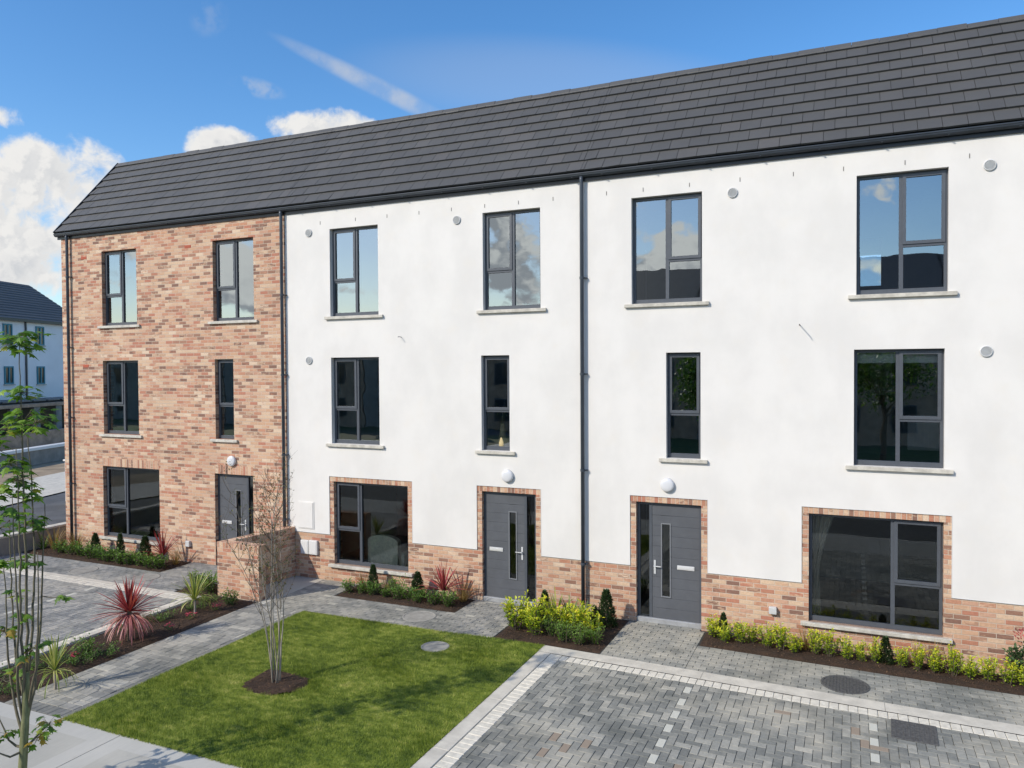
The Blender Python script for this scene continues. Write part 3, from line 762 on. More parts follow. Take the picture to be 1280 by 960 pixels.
stretcher(gb, -6.52, -1.95, -5.31, -1.85, r=rr)
stretcher(gb, -6.52, -6.45, -5.42, -1.95, .2, .11, lambda: rng.beta(2.4, 1.6), varied=True)
stretcher(gb, -5.42, -6.45, -5.31, -1.95, .2, .11, lambda: rng.random()*.25, along='y')
for k in range(11): gb.block(-6.52+k*.11, -6.66, -6.41+k*.11, -6.455, r=rng.random()*.15)
o = gb.build('path', M['pave_path']); o['kind'] = 'structure'
gb = GB()
stretcher(gb, -15.0, -1.93, -7.60, -.95, r=rr, holes=[lambda x, y: x > -8.65 and y > -1.95 and y < -1.1]); stretcher(gb, -10.12, -.95, -7.6, .01, r=rr, holes=[lambda x, y: x > -8.65 and y < -1.1])
herring(gb, -15.0, -6.66, -8.06, -2.29, white=lambda i, x, y: (abs(x+10.43) < .055 and y < -2.4) or (abs(x+12.85) < .055 and y < -2.4))
o = gb.build('paving', M['pave_left']); o['kind'] = 'structure'
gb = GB()
x = -15.0
while x < -8.06: gb.block(x, -2.29, x+.118, -2.10, r=0, b=.006); x += .118
y = -6.66
while y < -2.10: gb.block(-8.06, y, -7.90, y+.118, r=0, b=.006); y += .118
o = gb.build('sett_edging', M['sett']); o['kind'] = 'structure'
gb = GB()
for a in np.arange(-15.0, -7.8, 1.2): gb.block(a, -2.098, min(a+1.2, -7.74), -1.932, z=G+.004, r=0, b=.008)
for a in np.arange(-6.66, -2.1, .914): gb.block(-7.898, a, -7.745, min(a+.914, -2.1), z=G+.03, r=0, b=.010, drop=.05)
o = gb.build('kerb', M['kerb']); o['kind'] = 'structure'
# concrete pad inside the screen wall
gb = GB(); gb.block(-7.3, -1.60, -6.305, .0, r=.3, z=G+.003); gb.block(-6.49, -1.84, -6.305, -1.60, r=.3, z=G+.003)
o = gb.build('concrete_pad', M['concrete']); o['kind'] = 'structure'
# --- public footpath : brushed panels with trowelled margins
q = MB()
def panel(x0, x1, y0, y1):
    z = G; mgn = .26; g = .006
    x0 += g; x1 -= g
    q.poly([(x0, y0, z), (x1, y0, z), (x1, y1, z), (x0, y1, z), (x0+mgn, y0+mgn, z-.0015), (x1-mgn, y0+mgn, z-.0015), (x1-mgn, y1-mgn, z-.0015), (x0+mgn, y1-mgn, z-.0015)],
           [(0, 1, 5, 4), (1, 2, 6, 5), (2, 3, 7, 6), (3, 0, 4, 7)], .62)
    q.face([(x0+mgn, y0+mgn, z-.0015), (x1-mgn, y0+mgn, z-.0015), (x1-mgn, y1-mgn, z-.0015), (x0+mgn, y1-mgn, z-.0015)], .0)
    q.poly([(x0, y0, z), (x0, y1, z), (x0, y1, z-.03), (x0, y0, z-.03), (x1, y0, z), (x1, y1, z), (x1, y1, z-.03), (x1, y0, z-.03)], [(0, 1, 2, 3), (7, 6, 5, 4)], .3)
for k in range(-4, 5): panel(-4.22+k*3., -1.22+k*3., -8.55, -6.675)
q.face([(-16.2, -8.55, G-.03), (14, -8.55, G-.03), (14, -6.675, G-.03), (-16.2, -6.675, G-.03)], 0)
o = q.build('footpath', M['concrete']); o['kind'] = 'structure'
q = MB()
for k in range(-18, 16): q.box(k*.914, -8.70, G-.14, k*.914+.909, -8.555, G+.0, bev=.012)
o = q.build('kerb', M['kerb']); o['kind'] = 'structure'
ring_sheet('road', G-.12, M['asphalt'], -70, -14.6, 60, -8.71)
q = MB()
for k in range(-30, 30): q.box(k*.914, -14.75, G-.14, k*.914+.909, -14.605, G+.0, bev=.012)
o = q.build('kerb', M['kerb']); o['kind'] = 'structure'
ring_sheet('verge', G-.03, M['ground'], -60, -33, 60, -14.76)

# --- lawn
def turf_mat():
    m, t, b = material('turf'); p = t.pos(); r = t.attr()
    n1 = t.noise(p, 1.3, 5, .62); n2 = t.noise(t.vm('MULTIPLY', p, (1., 1.8, 1.)), 5.5, 6, .72)
    f = t.m('ADD', t.m('MULTIPLY', n1, .38), t.m('MULTIPLY', n2, .62)); f = t.m('ADD', f, t.m('MULTIPLY', t.m('SUBTRACT', r, .5), .12))
    c = t.ramp(f, [(.36, (.070, .120, .010)), (.45, (.165, .230, .020)), (.54, (.28, .345, .045)), (.66, (.52, .50, .15))])
    t.put(b.inputs['Base Color'], c); b.inputs['Roughness'].default_value = .65
    tl = t.n('ShaderNodeBsdfTranslucent'); t.put(tl.inputs[0], c); mx = t.n('ShaderNodeMixShader'); mx.inputs[0].default_value = .25
    t.put(mx.inputs[1], b.outputs[0]); t.put(mx.inputs[2], tl.outputs[0]); m.node_tree.links.new(mx.outputs[0], m.node_tree.nodes['Material Output'].inputs[0]); return m
M['turf'] = turf_mat()
LP = [(-5.305, -6.67), (-5.305, -1.90), (-2.6, -1.85), (-1.44, -1.79), (-.53, -1.745), (-.505, -5.1), (-.505, -6.69)]
lawn_base = MB(); lawn_base.face([(x, y, G-.004) for x, y in LP][::-1]); lawn_base.v = [(x, y, z) for x, y, z in lawn_base.v]
o = lawn_base.build('lawn_soil', M['soil']); o['kind'] = 'structure'
NB = 260000
X = rng.uniform(-5.32, -.49, NB); Y = rng.uniform(-6.70, -1.74, NB)
back = np.interp(X, [-5.305, -2.6, -1.44, -.5], [-1.90, -1.85, -1.79, -1.745])
pit = ((X+3.5)/.40)**2+((Y+4.70)/.34)**2
pa = np.arctan2(Y+4.7, X+3.5); pitr = 1+.14*np.sin(3*pa+1)+.08*np.sin(7*pa)
cov = np.hypot(X+2.11, Y+2.53)
seam = np.minimum(np.abs(Y+.05*np.sin(X*3)+6.05-.02*X), np.abs(Y+4.2+.03*X)); seam = np.minimum(seam, np.abs(Y+2.9))
keep = (Y < back) & (pit > pitr**2) & (cov > .235) & ((seam > .014) | (rng.random(NB) < .55))
X, Y = X[keep], Y[keep]; n = len(X)
ang = rng.uniform(0, 2*np.pi, n)+.0; lean = rng.uniform(.004, .030, n)
patch = np.sin(X*2.1+1.3*np.sin(Y*1.7))*np.sin(Y*2.6+X*.8)
h = rng.uniform(.018, .040, n)*(1+.25*patch)*np.where(rng.random(n) < .04, 1.6, 1.); la = rng.uniform(0, 2*np.pi, n)*.6+2.2*patch
w = rng.uniform(.0022, .0042, n)
V = np.zeros((n, 3, 3)); V[:, 0] = np.stack([X-np.cos(ang)*w, Y-np.sin(ang)*w, np.full(n, G-.003)], 1)
V[:, 1] = np.stack([X+np.cos(ang)*w, Y+np.sin(ang)*w, np.full(n, G-.003)], 1)
V[:, 2] = np.stack([X+np.cos(la)*lean, Y+np.sin(la)*lean, G+h], 1)
me = bpy.data.meshes.new('lawn'); me.vertices.add(n*3); me.vertices.foreach_set('co', V.reshape(-1).astype(np.float32))
me.loops.add(n*3); me.loops.foreach_set('vertex_index', np.arange(n*3, dtype=np.int32)); me.polygons.add(n); me.polygons.foreach_set('loop_start', np.arange(0, n*3, 3, dtype=np.int32))
a = me.attributes.new('rnd', 'FLOAT', 'FACE'); a.data.foreach_set('value', rng.random(n).astype(np.float32)); me.update(calc_edges=True)
o = link('lawn', me, M['turf']); o['kind'] = 'stuff'
# thatch just above the soil so the lawn reads dense (cut round the tree pit and cover)
q = MB(); st = .05
for i in range(int(4.8/st)+1):
    for j in range(int(4.95/st)+1):
        x, y = -5.305+i*st, -6.67+j*st; cx, cy = x+st/2, y+st/2
        if x+st > -.5 or y+st > np.interp(x, [-5.305, -2.6, -1.44, -.5], [-1.90, -1.85, -1.79, -1.745]): continue
        if ((cx+3.5)/.40)**2+((cy+4.7)/.34)**2 < 1.05 or math.hypot(cx+2.11, cy+2.53) < .25: continue
        q.face([(x, y, G+.006), (x+st, y, G+.006), (x+st, y+st, G+.006), (x, y+st, G+.006)], .1)
o = q.build('turf_thatch', M['turf']); o['kind'] = 'stuff'

# --- planting beds : lumpy mulch
def bed(name, x0, y0, x1, y1, z=G, st=.035, amp=.02, warped=False, ell=None):
    q = MB(); nx, ny = max(2, int((x1-x0)/st)), max(2, int((y1-y0)/st))
    hN = rng.random((nx+1, ny+1))*.6; xs = np.linspace(0, 1, nx+1); ysl = np.linspace(0, 1, ny+1)
    for i in range(nx+1):
        for j in range(ny+1):
            x = x0+(x1-x0)*xs[i]; y = y0+(y1-y0)*ysl[j]
            e = min(1, min(i, nx-i, j, ny-j)/3.)
            zz = z-.012+e*(amp*(.6*hN[i, j]+.5*math.sin(x*5.1+y*3)*math.sin(y*6.3-x*2)+.7))+e*.012
            p = (x, y, zz); q.v.append(W(p) if warped else p)
    for i in range(nx):
        for j in range(ny):
            if ell:
                cx = (i+.5)/nx*2-1; cy = (j+.5)/ny*2-1
                if cx*cx+cy*cy > 1+.25*(hN[i, j]-.3): continue
            a = i*(ny+1)+j; q.f.append((a, a+ny+1, a+ny+2, a+1)); q.r.append(0); q.mi.append(0)
    for c_ in range(int((x1-x0)*(y1-y0)*260)):                # bark chips lying on the mulch
        x = rng.uniform(x0+.04, x1-.04); y = rng.uniform(y0+.04, y1-.04)
        if ell and ((x-(x0+x1)/2)/((x1-x0)/2))**2+((y-(y0+y1)/2)/((y1-y0)/2))**2 > .85: continue
        i = int((x-x0)/(x1-x0)*nx); j = int((y-y0)/(y1-y0)*ny); zz = q.v[i*(ny+1)+j][2]+.008; l = rng.uniform(.008, .024); a = rng.uniform(0, 3.14)
        ca, sa = math.cos(a)*l, math.sin(a)*l; tz = rng.uniform(-.008, .012); k = .4
        P = [(x-ca, y-sa, zz-tz), (x+sa*k, y-ca*k, zz), (x+ca, y+sa, zz+tz), (x-sa*k, y+ca*k, zz+.003)]
        q.face([W(p) if warped else p for p in P], rng.random()**2*.9)
    o = q.build(name, M['soil'], None, False); o['kind'] = 'structure'; return o
bed('planting_bed', -5.39, -.86, -2.66, .01); bed('planting_bed', -1.44, -1.745, .44, .01); bed('planting_bed', 1.81, -.695, 7.6, .01, warped=True)
bed('planting_bed', -14.95, -.945, -10.13, .01); bed('planting_bed', -7.74, -6.66, -6.53, -1.80); bed('planting_bed', -8.62, -1.92, -7.58, -1.12)
bed('tree_pit', -3.98, -5.10, -3.02, -4.30, z=G+.008, ell=True, amp=.035)

# --- covers
def cover(name, x, y, r, mat, label, z=G+.006, ribs=False):
    q = MB(); q.lathe([(r, -.02), (r, .0), (r-.006, .003), (r-.03, .003), (r-.034, -.003), (.001, -.003)], (0, 0, 0), 'z', 40)
    if ribs:
        k = -r+.07
        while k < r-.05:
            hh = math.sqrt(max(0, (r-.045)**2-k*k)); q.box(k-.011, -hh, -.003, k+.011, hh, .003); k += .043
    o = q.build(name, mat); o.location = (x, y, z); tag(o, label, 'manhole cover'); return o
cover('manhole_cover', -3.15, -1.30, .31, M['covercon'], 'round grey cover in the path below the middle house')
cover('manhole_cover', -2.11, -2.53, .235, M['covercon'], 'small round concrete cover set in the lawn', z=G+.012)
cover('manhole_cover', 4.01, -1.51, .325, M['cover'], 'round ribbed iron cover in the path by the right-hand hedge row', ribs=True)
cover('manhole_cover', -10.06, -1.40, .31, M['covercon'], 'round cover in the path below the brick house, nearest its door')
cover('manhole_cover', -11.9, -1.50, .31, M['covercon'], 'round cover in the path below the brick house, farther from its door')
q = MB(); ring_ = [(-.255, .255)]
q.box(-.255, -.27, -.02, .255, .27, .0, bev=.002)
for k in range(9): q.box(-.22+k*.052, -.235, .0005, -.20+k*.052, .235, .004)
o = q.build('manhole_cover', M['cover']); o.location = (4.80, -2.71, G+.008); o.rotation_euler = (0, 0, R(-2)); tag(o, 'square iron cover set in the block-paved parking bay', 'manhole cover')

# ------------------------------------------------------------------ screen wall
sw = empty('brick_screen_wall', (-7.3, -1.6, G)); tag(sw, 'low L-shaped brick screen wall between the brick house and the white middle house', 'wall')
def prism(q, pts, z0, z1, mi=0):
    n = len(pts); q.poly([(x, y, z0) for x, y in pts]+[(x, y, z1) for x, y in pts], [tuple(range(n))[::-1], tuple(range(n, 2*n))]+[(i, (i+1) % n, (i+1) % n+n, i+n) for i in range(n)], 0, mi)
off = Vector((-7.3, -1.6)); L_ = lambda pts: [(x-off.x, y-off.y) for x, y in pts]
q = MB(); prism(q, L_([(-7.57, -1.77), (-6.50, -1.77), (-6.50, -1.575), (-7.35, -1.575), (-7.08, -.001), (-7.30, -.001)]), -.15, .98)
q.build('wall', M['brick'], sw)
q = MB(); prism(q, L_([(-7.574, -1.774), (-6.496, -1.774), (-6.496, -1.571), (-7.54, -1.571)]), .98, 1.09); q.build('coping', M['coping_x'], sw)
q = MB(); prism(q, L_([(-7.54, -1.569), (-7.346, -1.569), (-7.077, -.002), (-7.302, -.002)]), .98, 1.0885); q.build('coping', M['coping_y'], sw)
# low concrete boundary wall beyond the brick house
bw = MB(); bw.box(-.10, -9., -.1, .10, .9, .42); bw2 = empty('boundary_wall', (-15.15, 0, G)); tag(bw2, 'low grey boundary wall with a pale capping left of the brick house', 'wall')
bw.build('wall', M['stonewall'], bw2); c = MB()
for k in range(11): c.box(-.13, -9.02+k*.9, .4205, .13, -9.02+k*.9+.893, .475, bev=.006)
c.build('capping', M['kerb'], bw2)

# ------------------------------------------------------------------ plants
def rot_to(v):
    v = Vector(v).normalized(); return v
def leaf_quad(q, c, d, up, l, w, r, fold=.25):
    d = d.normalized(); s = d.cross(up)
    if s.length < 1e-4: s = Vector((1, 0, 0))
    s.normalize(); nrm = s.cross(d)
    a = c; t = c+d*l; m1 = c+d*l*.5+s*w*.5+nrm*w*fold; m2 = c+d*l*.5-s*w*.5+nrm*w*fold
    q.poly([tuple(a), tuple(m1), tuple(t), tuple(m2)], [(0, 1, 2), (0, 2, 3)], r)
def shrub_parts(hh, rx, nst, nlf, ll, lw, seed, cone=False, bias=0.):
    rg = random.Random(seed); st = MB(); fo = MB()
    for k in range(nst):
        a = rg.uniform(0, 6.283); rad = rx*math.sqrt(rg.random()); H = hh*rg.uniform(.65, 1.06)*(1-.25*(rad/rx)) if not cone else hh*rg.uniform(.6, 1)
        if cone: rad = rx*.2*rg.random()
        tip = Vector((math.cos(a)*rad, math.sin(a)*rad, H)); b0 = Vector((math.cos(a)*rad*.25, math.sin(a)*rad*.25, -.02)); mid = b0.lerp(tip, .5)+Vector((rg.uniform(-.02, .02), rg.uniform(-.02, .02), 0))
        st.tube([b0, mid, tip], [.005, .004, .002], 4)
        if not cone:
            for j in range(nlf):
                f = rg.uniform(.12, 1.0)**.8; p = b0.lerp(mid, f*2) if f < .5 else mid.lerp(tip, f*2-1)
                aa = rg.uniform(0, 6.283); el = rg.uniform(-.1, .9); d = Vector((math.cos(aa)*math.cos(el), math.sin(aa)*math.cos(el), math.sin(el)))
                p = p+d*rg.uniform(0, .045)
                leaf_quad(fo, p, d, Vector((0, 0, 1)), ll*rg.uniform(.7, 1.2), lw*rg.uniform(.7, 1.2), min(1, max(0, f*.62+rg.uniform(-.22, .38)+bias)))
    if cone:
        for j in range(nst*nlf):
            z = rg.random()**1.35; aa = rg.uniform(0, 6.283); rr_ = rx*(1-z)**.75*rg.uniform(.2, 1.1)**.5*(1+.22*math.sin(3*aa+seed+z*7)*math.sin(z*13+seed))+.012
            p = Vector((math.cos(aa)*rr_, math.sin(aa)*rr_, z*hh)); d = Vector((math.cos(aa), math.sin(aa), rg.uniform(.1, 1.2)))
            leaf_quad(fo, p, d, Vector((0, 0, 1)), ll*rg.uniform(.7, 1.2), lw, rg.random()*.9+bias)
    return st, fo
def blades_parts(n, L, wd, seed, droop=1., base=.03, spread=(.1, 1.3), z0=0.):
    rg = random.Random(seed); q = MB()
    for k in range(n):
        a = rg.uniform(0, 6.283); th = rg.uniform(*spread); l = L*rg.uniform(.65, 1.05); w0 = wd*rg.uniform(.8, 1.2)
        p = Vector((math.cos(a)*base*rg.random(), math.sin(a)*base*rg.random(), z0)); side = Vector((-math.sin(a), math.cos(a), 0)); seg = 6; r = rg.random()
        pts = []; ang = th; st = l/seg
        for i in range(seg+1):
            ww = w0*(math.sin(math.pi*min(1, .22+.78*i/seg))**.6 if i < seg else 0.02)
            pts.append((p.copy(), ww)); p = p+Vector((math.cos(a)*math.sin(ang), math.sin(a)*math.sin(ang), math.cos(ang)))*st; ang += droop*.16*(1+i*.3)*max(.25, math.sin(th))
        V = []
        for (pp, ww) in pts: V += [tuple(pp-side*ww*.5), tuple(pp+Vector((0, 0, -ww*.18))), tuple(pp+side*ww*.5)]
        F = []
        for i in range(seg): a0 = i*3; F += [(a0, a0+1, a0+4, a0+3), (a0+1, a0+2, a0+5, a0+4)]
        q.poly(V, F, r)
    return q

PROTO = {}
def make_proto(kind, idx):
    sd = idx*17+hash_(kind)
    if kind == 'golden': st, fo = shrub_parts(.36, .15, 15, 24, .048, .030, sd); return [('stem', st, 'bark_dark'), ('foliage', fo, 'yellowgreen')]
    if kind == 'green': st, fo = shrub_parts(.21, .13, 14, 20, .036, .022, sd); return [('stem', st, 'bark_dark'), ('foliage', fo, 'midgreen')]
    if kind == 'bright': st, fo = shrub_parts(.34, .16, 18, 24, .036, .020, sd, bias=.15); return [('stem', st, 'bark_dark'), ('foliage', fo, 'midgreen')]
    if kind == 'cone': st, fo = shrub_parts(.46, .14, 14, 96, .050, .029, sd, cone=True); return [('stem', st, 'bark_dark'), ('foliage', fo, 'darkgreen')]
    if kind == 'bronze': return [('foliage', blades_parts(90, .36, .005, sd, 1.1, .05, (.05, .8)), 'bronze')]
    if kind == 'phormium': return [('foliage', blades_parts(26, .52, .026, sd, .9, .04, (.08, .75)), 'variegated')]
    if kind == 'darkphormium': return [('foliage', blades_parts(24, .42, .022, sd, .9, .04, (.1, .85)), 'midgreen')]
    if kind == 'redcord': return [('stem', trunk_mb(.16, .018), 'bark_brown'), ('foliage', blades_parts(44, .40, .018, sd, .35, .01, (.03, 1.35), .14), 'red')]
    if kind == 'mat': st, fo = shrub_parts(.15, .26, 26, 16, .035, .014, sd); return [('stem', st, 'bark_dark'), ('foliage', fo, 'midgreen')]
    if kind == 'flower': st, fo = shrub_parts(.10, .08, 9, 5, .03, .014, sd); fl = MB()
    rg = random.Random(sd)
    for k in range(16):
        c = Vector((rg.uniform(-.07, .07), rg.uniform(-.07, .07), rg.uniform(.08, .13)))
        for j in range(5): a = j*1.2566; leaf_quad(fl, c, Vector((math.cos(a), math.sin(a), .25)), Vector((0, 0, 1)), .020, .014, rg.random())
    return [('foliage', fo, 'midgreen'), ('petals', fl, 'pink')]
def hash_(s): return sum(ord(c)*(i+3) for i, c in enumerate(s))
def trunk_mb(h, r): q = MB(); q.tube([(0, 0, -.03), (.005, 0, h*.5), (0, 0, h)], [r*1.2, r, r*.9], 7); return q
NV = {'golden': 5, 'green': 4, 'cone': 3}
NAME = {'golden': 'golden_shrub', 'green': 'evergreen_shrub', 'bright': 'bright_green_shrub', 'cone': 'conical_shrub', 'bronze': 'ornamental_grass', 'phormium': 'variegated_flax',
        'darkphormium': 'green_flax', 'redcord': 'red_cordyline', 'mat': 'ground_cover_shrub', 'flower': 'flowering_plant'}
CNT = {}
BOOST = {'golden': 1.22, 'green': 1.45, 'cone': 1.1, 'bright': 1.25, 'bronze': 1.3, 'redcord': 1.5, 'phormium': 1.2, 'darkphormium': 1.2}
def plant(kind, x, y, s=1., label='', group=None, sx=1., z=G+.005, cat=None):
    i = CNT.get(kind, 0); CNT[kind] = i+1; key = (kind, i % NV.get(kind, 2))
    if key not in PROTO:
        PROTO[key] = [(nm, mb.mesh(kind+'_'+nm), mt) for nm, mb, mt in make_proto(*key)]
        for nm, me, mt in PROTO[key]: me.materials.append(M[mt])
    s *= BOOST.get(kind, 1.)
    e = empty(NAME[kind], (x, y, z), rng.uniform(0, 6.28)); e.scale = (s*sx, s*sx, s)
    if kind in ('golden', 'cone'): w_ = rng.uniform(.72, .95); e.scale = (s*sx*w_, s*sx*w_, s*rng.uniform(.88, 1.16))
    for nm, me, mt in PROTO[key]:
        o = bpy.data.objects.new(nm, me); COL.objects.link(o); o.parent = e
    tag(e, label, cat or {'bronze': 'grass', 'flower': 'flower'}.get(kind, 'shrub' if kind not in ('phormium', 'darkphormium', 'redcord') else 'plant'), group); return e
ORD = ['first', 'second', 'third', 'fourth', 'fifth', 'sixth', 'seventh', 'eighth', 'ninth', 'tenth', 'eleventh', 'twelfth', 'thirteenth', 'fourteenth', 'fifteenth', 'sixteenth', 'seventeenth', 'eighteenth', 'nineteenth', 'twentieth']
# bed below the middle house window
gB = 'small shrubs in the bed under the middle house window'
for k, (x, y, s) in enumerate([(-5.22, -.58, .95), (-4.93, -.56, .9), (-4.66, -.54, .95), (-4.36, -.55, .7), (-4.05, -.60, 1.0), (-3.81, -.56, .9), (-3.58, -.6, .95), (-3.22, -.62, 1.05), (-2.93, -.62, 1.05)]):
    plant('green', x, y, s, '%s low green shrub from the left in the bed under the middle house window' % ORD[k], gB)
plant('cone', -4.84, -.30, .95, 'dark conical shrub left of centre in the bed under the middle house window'); plant('cone', -3.80, -.28, 1.0, 'dark conical shrub with pale tips right of centre under the middle house window')
plant('bright', -4.24, -.33, 1.0, 'bright green bushy shrub between the two cones under the middle house window')
plant('bronze', -5.08, -.30, .95, 'straw-coloured grass tuft at the left end of the bed under the middle house window'); plant('bronze', -4.55, -.25, .7, 'thin straw grass tuft beside the bright green shrub')
plant('redcord', -3.16, -.36, 1.05, 'small red spiky cordyline in the bed left of the middle house door'); plant('bronze', -2.80, -.25, 1.1, 'sparse bronze grass between the red cordyline and the middle house door')
# bed between the two white houses' doors
gC = 'golden shrubs in the bed between the two white doors'
for k, (x, y, s) in enumerate([(-1.24, -1.30, 1.35), (-1.05, -1.18, 1.2), (-.80, -1.42, 1.3), (-.66, -1.15, 1.2), (-.50, -1.36, .95), (-.36, -1.10, 1.2), (-.22, -1.50, 1.0), (-.10, -1.15, 1.25), (.02, -1.55, .95), (.14, -1.25, 1.1), (.25, -1.40, .9)]):
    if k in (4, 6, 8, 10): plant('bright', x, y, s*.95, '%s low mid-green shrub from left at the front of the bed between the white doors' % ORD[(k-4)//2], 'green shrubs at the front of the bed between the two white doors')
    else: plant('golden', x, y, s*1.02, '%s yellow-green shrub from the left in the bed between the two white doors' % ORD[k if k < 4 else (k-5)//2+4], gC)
plant('cone', -1.02, -.42, .95, 'dark conical shrub beside the middle house door, left of the centre downpipe'); plant('cone', .16, -.46, 1.15, 'taller dark conical shrub right of the centre downpipe'); plant('cone', -.04, -.52, .72, 'small dark conical shrub between the centre downpipe and the taller cone')
plant('phormium', -.74, -.55, 1.0, 'upright yellow striped flax at the wall left of the centre downpipe'); plant('darkphormium', -.46, -.60, 1.05, 'dark green arching flax in front of the centre downpipe'); plant('phormium', -.17, -.75, .85, 'yellow striped flax in front of the centre downpipe, right of the dark one')
# long bed under the right-hand window
gD = 'golden shrubs in the long bed under the right-hand window'
k = 0
for (x, y, s) in [(1.95, -.34, .95), (2.18, -.55, .8), (2.43, -.48, .95), (2.62, -.40, .85), (2.85, -.50, .95), (3.08, -.50, 1.1), (3.28, -.56, .85), (3.58, -.50, .95), (3.80, -.52, 1.1), (4.02, -.58, 1.0), (4.24, -.56, .8), (4.42, -.52, .9), (4.78, -.56, .9), (5.00, -.58, .95), (5.22, -.60, 1.0), (5.45, -.62, 1.05), (5.66, -.62, .9), (5.88, -.66, 1.0), (6.12, -.70, 1.0), (6.34, -.72, .9)]:
    plant('golden', x, y+.03, s*.92, '%s yellow-green shrub from the right-hand door along the long bed' % ORD[k], gD); k += 1
plant('cone', 2.14, -.30, .85, 'dark conical shrub in the long bed, nearest the right-hand door'); plant('cone', 4.57, -.42, .85, 'dark conical shrub in the long bed under the large window mullion')
plant('bronze', 3.42, -.35, .95, 'bronze grass at the left corner of the large right-hand window sill'); plant('bronze', 5.22, -.38, 1.0, 'bronze grass at the right end of the large window sill'); plant('bronze', 4.98, -.36, .9, 'rusty grass just left of the large sill end')
e = plant('golden', 6.36, -.36, 1.35, 'taller dark shrub with red shoot tips at the far right of the long bed')
for o in e.children:
    if o.name.startswith('foliage'):
        o.data = o.data.copy(); o.data.materials[0] = M['darkgreen']
q = MB(); rg = random.Random(5)
for j in range(30): a = rg.uniform(0, 6.28); leaf_quad(q, Vector((.07*math.cos(a), .07*math.sin(a), rg.uniform(.33, .42))), Vector((math.cos(a), math.sin(a), 1)), Vector((0, 0, 1)), .035, .014, rg.random())
q.build('red_shoots', M['red'], e)
# bed under the brick house window
gA = 'low green shrubs under the brick house window'
for k, (x, y) in enumerate([(-13.9, -.62), (-13.45, -.66), (-13.07, -.62), (-12.68, -.70), (-12.32, -.74), (-12.02, -.74), (-11.62, -.78), (-11.30, -.76), (-10.98, -.74), (-10.62, -.80), (-10.36, -.76)]):
    plant('green', x, y, 1.15, '%s low green shrub from the left under the brick house window' % ORD[k], gA, sx=1.05)
plant('cone', -13.05, -.32, 1.1, 'dark conical shrub left of the brick house ground window'); plant('cone', -12.15, -.34, .95, 'dark conical shrub under the left part of the brick house window'); plant('cone', -11.28, -.36, 1.1, 'dark conical shrub under the right part of the brick house window')
plant('bronze', -13.70, -.35, 1.4, 'amber grass at the foot of the brick house, right of its corner downpipe'); plant('bronze', -14.45, -.40, 1.5, 'amber grass left of the brick house corner downpipe'); plant('darkphormium', -14.75, -.5, 1., 'green strappy plant beside the low boundary wall')
plant('redcord', -10.62, -.42, 1.05, 'small red spiky cordyline right of the brick house ground window'); plant('bronze', -10.30, -.35, 1.0, 'thin grass tuft under the outdoor socket of the brick house')
plant('darkphormium', -8.05, -1.45, .9, 'grassy green plant at the left foot of the screen wall'); plant('bright', -8.35, -1.55, 1., 'feathery green shrub left of the screen wall'); plant('green', -7.85, -1.72, 1.4, 'dark green shrub against the screen wall')
# bed between left bay and path
def cordyline_big(x, y):
    e = empty('red_cordyline', (x, y, G)); tag(e, 'large red cordyline with a drooping pink skirt, in the bed left of the path', 'plant')
    q = MB(); q.tube([(0, 0, -.03), (.01, .01, .25), (0, 0, .52)], [.045, .038, .034], 8); q.build('trunk', M['bark_brown'], e)
    blades_parts(80, .62, .034, 5, .22, .02, (.03, 1.5), .50).build('crown', M['red'], e)
    blades_parts(95, .60, .026, 9, .75, .02, (1.55, 2.25), .46).build('leaf_skirt', M['pinkred'], e)
cordyline_big(-6.98, -4.30)
def flax(x, y, s, label):
    e = empty('variegated_cordyline', (x, y, G)); e.scale = (s, s, s); tag(e, label, 'plant')
    q = MB(); q.tube([(0, 0, -.03), (.0, .01, .15), (0, 0, .30)], [.022, .02, .02], 7); q.build('trunk', M['bark_pale'], e)
    blades_parts(34, .58, .024, int(s*100), .55, .02, (.03, .75), .28).build('crown', M['variegated'], e)
    blades_parts(26, .52, .018, int(s*70), 1.3, .02, (.8, 1.7), .26).build('leaf_skirt', M['variegated'], e)
flax(-6.28, -6.10, 1.0, 'yellow-green striped cordyline at the near end of the left bed'); flax(-7.05, -2.85, 1.02, 'yellow-green striped cordyline in front of the screen wall')
plant('mat', -6.85, -5.35, 1.2, 'feathery light green plant between the striped and the large red cordylines', 'sprawling green plants in the left bed'); 
gL = 'sprawling green plants in the left bed'
for x, y, s, l in [(-7.35, -3.35, 1.2, 'sprawling dark green plant between the large red cordyline and the screen wall'), (-7.25, -2.6, 1.1, 'sprawling green plant beside the far striped cordyline'), (-7.45, -3.9, 1.1, 'sprawling green plant against the kerb behind the large red cordyline'),
                   (-6.75, -4.95, 1.2, 'sprawling green plant under the near side of the large red cordyline'), (-7.2, -5.6, 1.2, 'sprawling green plant against the kerb left of the near striped cordyline'), (-7.4, -6.3, 1.3, 'dark sprawling plant at the near left corner of the bed'),
                   (-6.8, -6.45, 1.0, 'low green plant at the near end of the left bed by the footpath'), (-7.4, -2.15, .9, 'small green plant at the corner of the screen wall and kerb')]:
    plant('mat', x, y, s, l, gL)
plant('green', -6.85, -2.15, 1., 'wispy green plant at the foot of the screen wall'); plant('bright', -6.98, -5.15, .95, 'light green fennel-like plant left of the large red cordyline')
for x, y, l in [(-6.72, -3.72, 'pink flowers at the path edge right of the large red cordyline'), (-6.88, -3.1, 'pink flowers farther up the bed toward the screen wall'), (-6.80, -2.55, 'dark pink flowers nearest the screen wall'), (-7.0, -5.3, 'single magenta flower cluster left of the large red cordyline')]:
    plant('flower', x, y, 1.1, l, 'pink flowers in the left bed')

